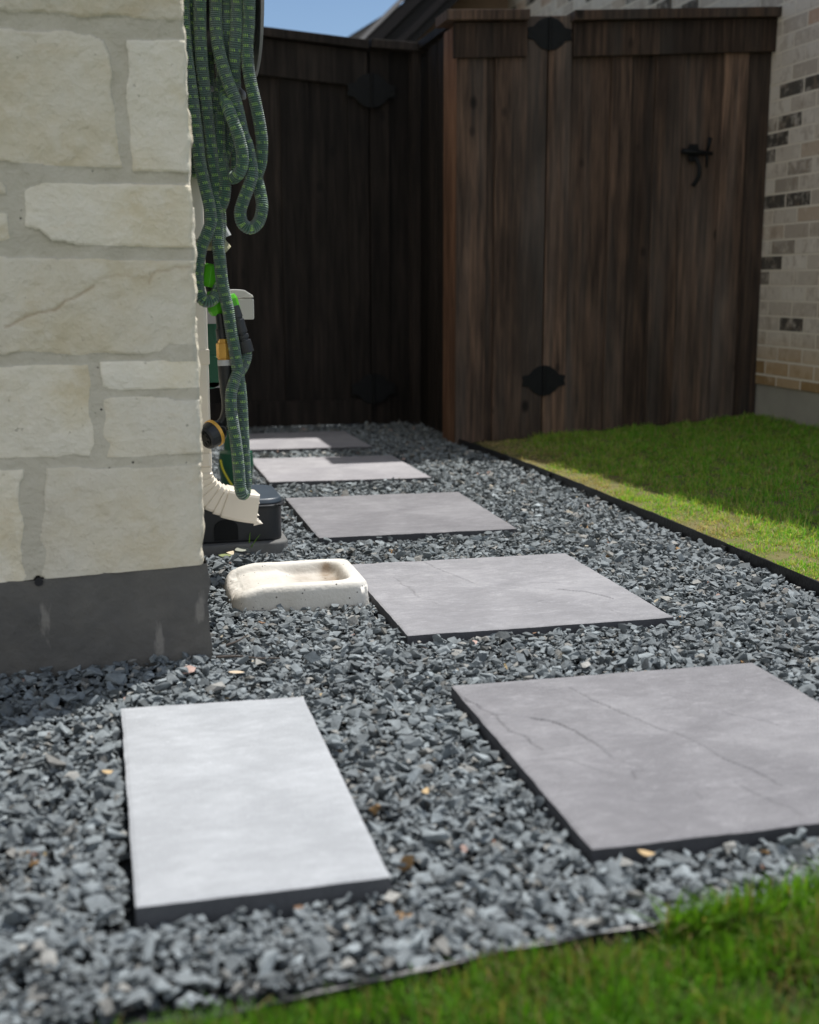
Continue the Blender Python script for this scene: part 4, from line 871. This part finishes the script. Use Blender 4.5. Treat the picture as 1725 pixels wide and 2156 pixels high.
stn[:nb] = (np.exp(-(((bx[:, 0]-(x1-.062))/.016)**2))*.9*(k.ravel() > .1)+.45*k.ravel()*np.clip((bx[:, 0]-x0-.12)/.05, 0, 1)+.08*k.ravel()).clip(0, 1)
stn[nb:] = np.clip((x0+.05-V[nb:, 0])/.05, 0, 1)*.7; stn[:nb] += np.clip((x0+.025-bx[:, 0])/.03, 0, 1)*.4
npmesh("block", V, np.concatenate(FF), M_splash, {"stain": stn.clip(0, 1), "tint": np.zeros(len(V))}, smooth=True, parent=sb)

# ------------------------------------------------------------------ hose hanger and hose
YH = 2.64
P = lambda px, py, dy=0: aty(px, py, YH+dy)
hg_ = thing("hose_hanger", "grey metal hose hanger holding the coiled green hose on the stone house", "hose hanger", (.20, 2.78, 1.30))
m = MB(); m.tube([(XW, 2.78, 1.28), (.350, 2.78, 1.28)], .095, 32); m.build("drum", M_black, hg_, smooth=False)
def disc(xa, xb, cy, cz, r, mb, n=48, ry=1.0):
    vs = []
    for x_, rr in ((xa, r), (xb, r)):
        for k in range(n): a = 2*math.pi*k/n; vs.append((x_, cy+rr*ry*math.cos(a), cz+rr*math.sin(a)))
    mb.add(vs, [tuple(range(n-1, -1, -1)), tuple(range(n, 2*n))]+[(i, (i+1) % n, (i+1) % n+n, i+n) for i in range(n)]); return mb
fxp = aty(545, 20, 2.70).x
disc(fxp-.004, fxp+.003, 2.79, 1.30, .165, MB()).build("flange", M_grey_metal, hg_, bevel=.0015)
m = MB(); m.box((XW, 2.70, 1.14), (XW+.012, 2.86, 1.46)); m.build("back_plate", M_grey_metal, hg_)
m = MB(); a, b = aty(505, 190, 2.78), aty(507, 225, 2.78); m.tube(spline([(XW+.01, 2.79, 1.16), (.25, 2.79, 1.11), tuple(a), tuple(aty(513, 205, 2.76))], .01), .006, 8); m.build("lower_arm", M_grey_metal, hg_, smooth=True)

c2 = lambda x, y: (357.2+x*.14495, y*.14495)
def path_px(pts, ybase=0.0): return [P(a, b, c+ybase) for a, b, c in pts]
def rise(px, dy=0, ytop=2.78):      # from the frame top up over the drum and down behind
    a = P(px, 0, dy); x = a.x
    return [Vector((x, ytop+.105, 1.18)), Vector((x, ytop+.11, 1.28)), Vector((x, ytop+.075, 1.36)), Vector((x, ytop, 1.392)), Vector((x, ytop-.085, 1.36)), Vector((x, YH-.01+dy*.5, 1.30))]
def hose_tube(mb, pts, r=.0128):
    sp_ = spline(pts, .0014); rr = []; L = 0
    for i in range(len(sp_)):
        if i: L += (sp_[i]-sp_[i-1]).length
        rr.append(r*(1+.055*math.sin(2*math.pi*L/.0042)))
    mb.tube(sp_, rr, 16)
hose = thing("garden_hose", "coiled dark green expandable hose with lime flecks hanging from the grey hanger", "hose", (.25, YH, 1.0))
hb = MB()
S1 = rise(386)+path_px([(386,14,0),(389,72,0),(393,116,0),(401,174,0),(410,246,0),(417,304,0),(421,341,0),(430,385,0),(440,428,-.005),(444,464,-.01),(437,490,-.012),(425,518,-.012),(419,548,-.01),(416,585,-.01),(419,614,-.012),(430,633,-.015),(446,632,-.012),(457,617,-.002),(463,598,.012)])
S2 = rise(402, .02)+path_px([(400,29,.02),(404,101,.024),(413,170,.028),(424,240,.03),(436,300,.03),(446,350,.026),(452,399,.02),(457,443,.01),(459,479,.0),(459,510,-.01),(462.5,544,-.014),(467,588,-.014),(473,622,-.012),(480,650,-.012),(486,690,-.012),(493,730,-.012),(500,775,-.012),(506,819,-.012),(509,858,-.012),(511,898,-.012),(513.5,940,-.012),(515.5,980,-.012),(517,1011,-.012),(515.5,1035,-.017),(511,1040,-.03),(506,1028,-.036),(503.5,996,-.034),(500,957,-.034),(495,918,-.034),(490,887,-.034),(487,860,-.032),(487.5,827,-.03),(497,795,-.018),(511,771,-.002),(518,750,.0),(516.5,732,.0)])
S2c = rise(421)+path_px([(421,43,0),(423,101,0),(426,145,.004),(431,188,.008),(436,232,.012),(441,275,.014),(446,319,.012),(452,360,.016),(457,400,.02),(462,440,.024),(464,475,.025),(462,505,.02),(458,530,.015)])
S3 = rise(454)+path_px([(454,7,0),(455,58,0),(460,101,-.003),(469,138,-.006),(481,174,-.01),(495,210,-.012),(504,246,-.012),(512,283,-.01),(521,305,-.008),(527,334,-.01),(531,365,-.014),(524,392,-.014),(513,421,-.01),(506,447,-.008),(511,470,-.006),(528,480,-.004),(545,466,.0),(552,435,.004),(547,400,.012),(541,373,.014),(549,345,.01),(551.5,312,.006),(551,290,.004),(546,255,.002),(538,217,0),(529,178,0),(522,135,0),(521,87,0),(524,43,0)])+[v for v in reversed(rise(524)[3:])]
S4 = rise(477, .012)+path_px([(477,10,.012),(478,58,.012),(475,100,.02),(470,150,.03),(462,200,.034),(455,240,.034)])
S5 = rise(499)+path_px([(499,10,0),(498,58,0),(495,101,.002),(494,138,.01),(493,170,.02),(484,205,.024)])
LP_ = path_px([(466,165,.034),(472,195,.026),(481,228,-.022),(492,258,-.034),(503,290,-.034),(510,322,-.032),(510,348,-.028),(501,367,-.018),(488,374,.01),(474,364,.018),(470,340,.024),(478,310,.03),(487,280,.034),(492,250,.034)])
MD_ = path_px([(484,185,.036),(472,215,.03),(465,250,.026),(463,290,.022),(464,325,.02),(468,350,.016),(473,375,.012),(474,402,.01),(469,426,.014),(459,442,.022),(450,452,.03)])
for s_ in (S1, S2, S2c, S3, S4, S5, LP_, MD_): hose_tube(hb, s_)
for dx_ in (.196, .225, .254, .283, .312):      # strands hanging at the back of the drum
    hose_tube(hb, [Vector((dx_, 2.885, 1.20)), Vector((dx_+.003, 2.89, 1.05)), Vector((dx_-.004, 2.875, .93))])
hb.build("hose_tube", M_hose, hose, smooth=True)
def lathe_between(mb, a, b, prof, n=20):     # prof: list of (t, radius)
    pts = []; rr = []
    for t, r in prof: pts.append(a.lerp(b, t)+(b-a).normalized()*1e-5*len(pts)); rr.append(r)
    mb.tube(pts, rr, n)
m = MB(); lathe_between(m, P(520, 742), P(491, 645), [(0, .0155), (.0, .016), (.25, .016), (.26, .0125), (.30, .0125), (.31, .0145), (.38, .0145), (.39, .012), (.42, .012), (.43, .0145), (.70, .0145), (.71, .0125), (.75, .0125), (.76, .0140), (1, .013)])
m.build("end_fitting", M_black, hose)

hc = thing("hose_connector", "lime green and black quick connector half hidden behind the hose strands", "hose connector", (.25, YH, .7))
m = MB(); a, b = P(446, 556, .02), P(438, 604, .02); lathe_between(m, a, b, [(0, .010), (.1, .0175), (.8, .020), (1, .018)], 8); m.build("valve_cap", M_lime_green, hc, bevel=.001)
m = MB(); lathe_between(m, P(445, 588, .03), P(455, 632, .03), [(0, .016), (1, .016)], 16); m.build("collar", M_black, hc)
m = MB(); lathe_between(m, P(448, 612, .018), P(458, 664, .018), [(0, .012), (.3, .019), (.8, .018), (1, .012)], 8); m.build("valve_cap", M_lime_green, hc, bevel=.001)
m = MB(); lathe_between(m, P(482, 620, .02), P(491, 652, .02), [(0, .012), (.3, .016), (1, .016)], 8); m.build("valve_cap", M_lime_green, hc, bevel=.001)
m = MB(); m.tube([P(452, 600, .035), P(486, 640, .035)], .010, 12); m.build("cross_arm", M_black, hc, smooth=True)
sg = thing("spigot", "pale wall spigot behind the hose strands", "spigot", (.2, 2.69, .74))
m = MB(); a = P(450, 515, .05); m.tube([Vector((XW, a.y, a.z)), a+Vector((.02, 0, 0))], .012, 14); m.tube([a+Vector((.01, 0, .0)), P(476, 530, .05)], [.019, .016], 14); m.tube([a+Vector((.012, 0, 0)), a+Vector((.012, 0, -.045))], .010, 12)
m.build("tap_body", simple("tarnished_cream_brass", (.5, .46, .3), .5, .2, 60, .4, .0005), sg, smooth=False)
m = MB(); m.tube([P(463, 474, .05), P(473, 500, .05)], [.012, .016], 10); m.build("tap_handle", M_white_gloss, sg, bevel=.001)

nz = thing("spray_nozzle", "black spray nozzle with gold ring hanging head down from a brass coupling", "spray nozzle", (.26, YH, .5))
m = MB(); lathe_between(m, P(464, 660, .012), P(471, 716, .012), [(0, .0105), (.55, .0115), (.56, .0145), (1, .0145)], 16); m.build("shut_off_valve", M_black, nz)
m = MB(); lathe_between(m, P(471.5, 713, .008), P(473.5, 757, .008), [(0, .0135), (.2, .0135), (.21, .0175), (.9, .0175), (.91, .015), (1, .015)], 8); m.build("brass_coupling", M_brass, nz, bevel=.001)
m = MB(); lathe_between(m, P(474, 757, .008), P(475, 769, .008), [(0, .0165), (1, .0165)], 20); m.build("white_washer", M_white_gloss, nz)
hp = spline([P(476, 768, .01), P(477, 790, .01), P(478, 820, .008), P(479, 845, .004), P(477, 868, .0), P(466, 893, -.006), P(455, 905, -.01)], .004)
rr = [np.interp(i/(len(hp)-1), [0, .2, .55, .8, 1], [.0175, .017, .0125, .010, .016]) for i in range(len(hp))]
m = MB(); m.tube(hp, rr, 18); m.build("handle", M_black, nz, smooth=True)
hc0 = P(449, 913, -.012); hd = Vector((-.80, -.48, -.36)).normalized()
m = MB(); lathe_between(m, hc0-hd*.030, hc0+hd*.024, [(0, .010), (.2, .022), (.5, .0285), (.56, .0285), (.92, .0265), (1, .0235)], 28); hdm = m.build("spray_head", M_black, nz)
m = MB(); lathe_between(m, hc0-hd*.007, hc0+hd*.001, [(0, .0285), (.1, .0300), (.9, .0300), (1, .0285)], 32); m.build("gold_band", M_gold, hdm)
m = MB(); fc = hc0+hd*.0243; o1 = hd.orthogonal().normalized(); o2 = hd.cross(o1)
m.tube([fc, fc+hd*.0015], .020, 24)
for k in range(6): a_ = k*math.pi/3; cpt = fc+(o1*math.cos(a_)+o2*math.sin(a_))*.0125; m.tube([cpt, cpt+hd*.003], .0038, 10)
m.build("spray_face", M_iron, hdm)
m = MB(); m.tube(spline([P(486, 800, .012), P(491, 812, .01), P(489, 835, .006), P(483, 852, .004)], .005), .003, 8); m.build("trigger", M_black, nz, smooth=True)
m = MB(); m.tube(spline([P(470, 905, -.004), P(484, 900, .0), P(492, 886, .006)], .005), .0045, 8); m.build("hook", M_black, nz, smooth=True)

gb = thing("green_box", "dark green plastic box with a round face, behind the downspout strap", "utility box", (.24, 3.2, .5))
a, b = aty(431, 647, 3.2), aty(459, 809, 3.2)
m = MB(); m.box((XW+.006, 3.19, b.z+.01), (b.x, 3.30, a.z+.10)); m.build("housing", M_dark_green, gb, bevel=.006)
m = MB(); cpt = aty(441, 783, 3.185); m.tube([cpt+Vector((0, .012, 0)), cpt], [.045, .042], 28); m.build("round_dial", M_dark_green, gb)
m = MB(); m.box((XW+.006, 3.185, b.z-.008), (b.x+.004, 3.30, b.z+.008)); m.build("base_tray", M_grey_metal, gb, bevel=.002)
gp = thing("green_post", "short dark green flared utility post with a yellow stripe, behind the hose loop", "utility post", (.41, 4.15, 0))
cx_ = (aty(473, 920, 4.1).x+aty(520, 920, 4.1).x)/2+.004
m = MB(); m.tube([(cx_, 4.15, z) for z in (-.03, .04, .085, .125, .132, .14, .20, .262, .268)], [.052, .054, .060, .056, .056, .040, .039, .038, .03], 28); m.build("post_body", M_dark_green, gp, smooth=False, bevel=.002)
m = MB(); m.tube(spline([aty(464.5, 968, 4.095), aty(468, 985, 4.09), aty(478, 1005, 4.085), aty(489, 1022, 4.08), aty(497, 1034, 4.08)], .01), .0035, 8); m.build("yellow_stripe", M_yellow, gp, smooth=True)

oc = thing("outlet_cover", "clear domed weatherproof outlet cover sticking out beyond the hose", "outlet cover", (.30, 3.1, .64))
a, b = aty(485, 628, 3.1), aty(533, 672, 3.1); zt = aty(500, 609, 3.1).z; 
m = MB(); m.box((a.x-.02, 3.07, b.z), (b.x, 3.16, a.z)); c_o = m.build("cover_box", M_clear, oc, bevel=.004); c_o.modifiers.new("s", 'SOLIDIFY').thickness = .0025
m = MB(); m.prism([(a.x-.02, a.z+.0015), (b.x, a.z+.0015), (b.x-.004, a.z+.008), (b.x-.022, zt-.002), (b.x-.035, zt), (a.x-.02, zt)], 3.065, 3.165); m.build("domed_top", M_clear, oc, bevel=.003)
m = MB(); m.box((XW+.006, 3.085, b.z-.01), (a.x-.022, 3.15, zt-.004)); m.build("back_box", M_grey_metal, oc, bevel=.002)
m = MB(); m.box((a.x+.004, 3.10, b.z+.018), (b.x-.018, 3.13, b.z+.034)); m.box((a.x+.024, 3.10, b.z+.034), (a.x+.032, 3.13, a.z-.01)); m.build("socket", M_white_gloss, oc, bevel=.001)

# ------------------------------------------------------------------ crumbs of dry leaf in the gravel
n = 200; x = rng.uniform(-.4, 1.55, n); y = rng.uniform(1.2, 4.6, n); k = ~in_slab(x, y, .004) & ~((x < .18) & (y > 2.2)); x, y = x[k], y[k]; n = len(x)
Rm = rotmats(n, .5); sc_ = rng.uniform(.003, .0085, n); q0 = np.array([[-1, -.3, 0], [-.2, -.5, .12], [1, -.1, .3], [.7, .35, .2], [-.1, .5, 0], [-.9, .2, .1]])
V = (np.einsum('nij,vj->nvi', Rm, q0)*sc_[:, None, None]+np.stack([x, y, rng.uniform(-.017, -.008, n)], 1)[:, None, :]).reshape(-1, 3)
F = (np.arange(n)[:, None, None]*6+np.array([[0, 1, 5], [1, 4, 5], [1, 2, 4], [2, 3, 4]])[None]).reshape(-1, 3)
lc = np.array([[.34, .2, .12], [.5, .38, .2], [.55, .48, .36], [.3, .14, .08]])[rng.integers(0, 4, n)]*rng.uniform(.6, 1.1, (n, 1))
props(npmesh("leaf_litter", V, F, M_gravel, colors={"tint": np.repeat(lc, 6, 0)}), "scattered rust and tan crumbs of dry leaf among the gravel", "leaf litter", kind="stuff")

# ------------------------------------------------------------------ weeds, leaves, twigs
def weed(label, base, tips, w0=.0058):
    b = gnd(*base, -.02); b = b+Vector((0, 0, .0)); r = thing("weed", label, "weed", tuple(b), "small weeds by the house wall"); 
    for k_, (px, py, dy) in enumerate(tips):
        tp = aty(px, py, b.y+dy); mid = b.lerp(tp, .5)+Vector((0, 0, .008)); ps = spline([b, mid, tp], .004); n = len(ps)
        m = MB(); vs = []
        for i, p_ in enumerate(ps):
            w_ = w0*(1-i/(n-1))**.7+.0003; vs += [p_+Vector((-w_/2, 0, 0)), p_+Vector((0, w_*.4, 0)), p_+Vector((w_/2, 0, 0))]
        m.add(vs, [(i*3+k, i*3+k+1, (i+1)*3+k+1, (i+1)*3+k) for i in range(n-1) for k in (0, 1)]); m.build("blade", M_leaf_green, r)
weed("thin green grass weed against the stone corner", (434, 1166), [(475, 1112, 0), (452, 1124, -.01), (428, 1133, .01), (461, 1118, .01), (441, 1145, -.02)])
weed("thin green grass weed in front of the concrete paver", (524, 1170), [(549, 1124, 0), (527, 1120, .01), (538, 1140, -.02), (519, 1150, .01)])
def leaf(label, px, py, L, wd, rot, mat, curl=.3, z=-.006, nm="dry_leaf"):
    c = gnd(px, py, z); r = thing(nm, label, "leaf", tuple(c)); m = MB(); vs = []; n = 7
    for i in range(n):
        t = i/(n-1); w_ = wd*math.sin(math.pi*min(1, t*.95+.04))**.8/2; zc = curl*L*(t-.5)**2*2
        for s_ in (-1, 0, 1): vs.append(Vector((L*(t-.5), s_*w_, zc+abs(s_)*w_*.35)))
    R = Matrix.Rotation(rot, 3, 'Z') @ Matrix.Rotation(.25, 3, 'X'); vs = [c+R @ v for v in vs]
    m.add(vs, [(i*3+k, i*3+k+1, (i+1)*3+k+1, (i+1)*3+k) for i in range(n-1) for k in (0, 1)]); o = m.build("blade", mat, r, smooth=True); o.modifiers.new("s", 'SOLIDIFY').thickness = .0006
leaf("curled cream dry leaf between concrete paver and splash block", 484, 1168, .03, .02, .9, simple("pale_leaf", (.62, .52, .36), .7, .3, 80), .5)
leaf("olive leaf lying left of the splash block", 474, 1172, .034, .018, -.3, simple("olive_leaf", (.22, .26, .10), .6, .3, 60), .2)
leaf("pale grey-green leaf at the foot of the concrete paver", 508, 1160, .04, .026, .5, simple("grey_leaf", (.30, .31, .25), .6, .2, 60), .2, .0)
leaf("pale split bark sliver on the gravel by the foundation corner", 498, 1417, .03, .009, -.3, simple("bark_sliver", (.62, .50, .36), .8, .3, 90), .1, -.004, "bark_chip")
leaf("brown and cream dry leaf below the large cracked slab", 1362, 1800, .022, .010, -.7, M_leaf_dry, .4, -.004)
leaf("golden dry leaf left of the narrow pale slab", 230, 1628, .022, .009, -.4, M_leaf_dry, .3, -.004)
leaf("tan dry leaf in the gravel near the foreground edging", 895, 1670, .02, .010, 1.0, M_leaf_dry, .5, -.004)
def twig(label, pts, r):
    ps = [gnd(a, b, z) for a, b, z in pts]; rt_ = thing("twig", label, "twig", tuple(ps[0])); m = MB(); sp_ = spline(ps, .006)
    m.tube(sp_, [r*(1-.5*i/len(sp_)) for i in range(len(sp_))], 7); m.build("stem", M_twig, rt_, smooth=True)
twig("dark forked twig on gravel right of the foundation corner", [(455, 1384, -.006), (500, 1382, -.004), (545, 1386, -.003), (590, 1386, -.006)], .003)
twig("short dark twig leaning by the foundation corner", [(468, 1362, -.004), (500, 1350, .0), (522, 1336, .0)], .0026)
twig("thin pale root hair at the right foot of the splash block", [(700, 1300, -.006), (722, 1290, .006), (740, 1275, .018), (762, 1278, .012)], .0009)
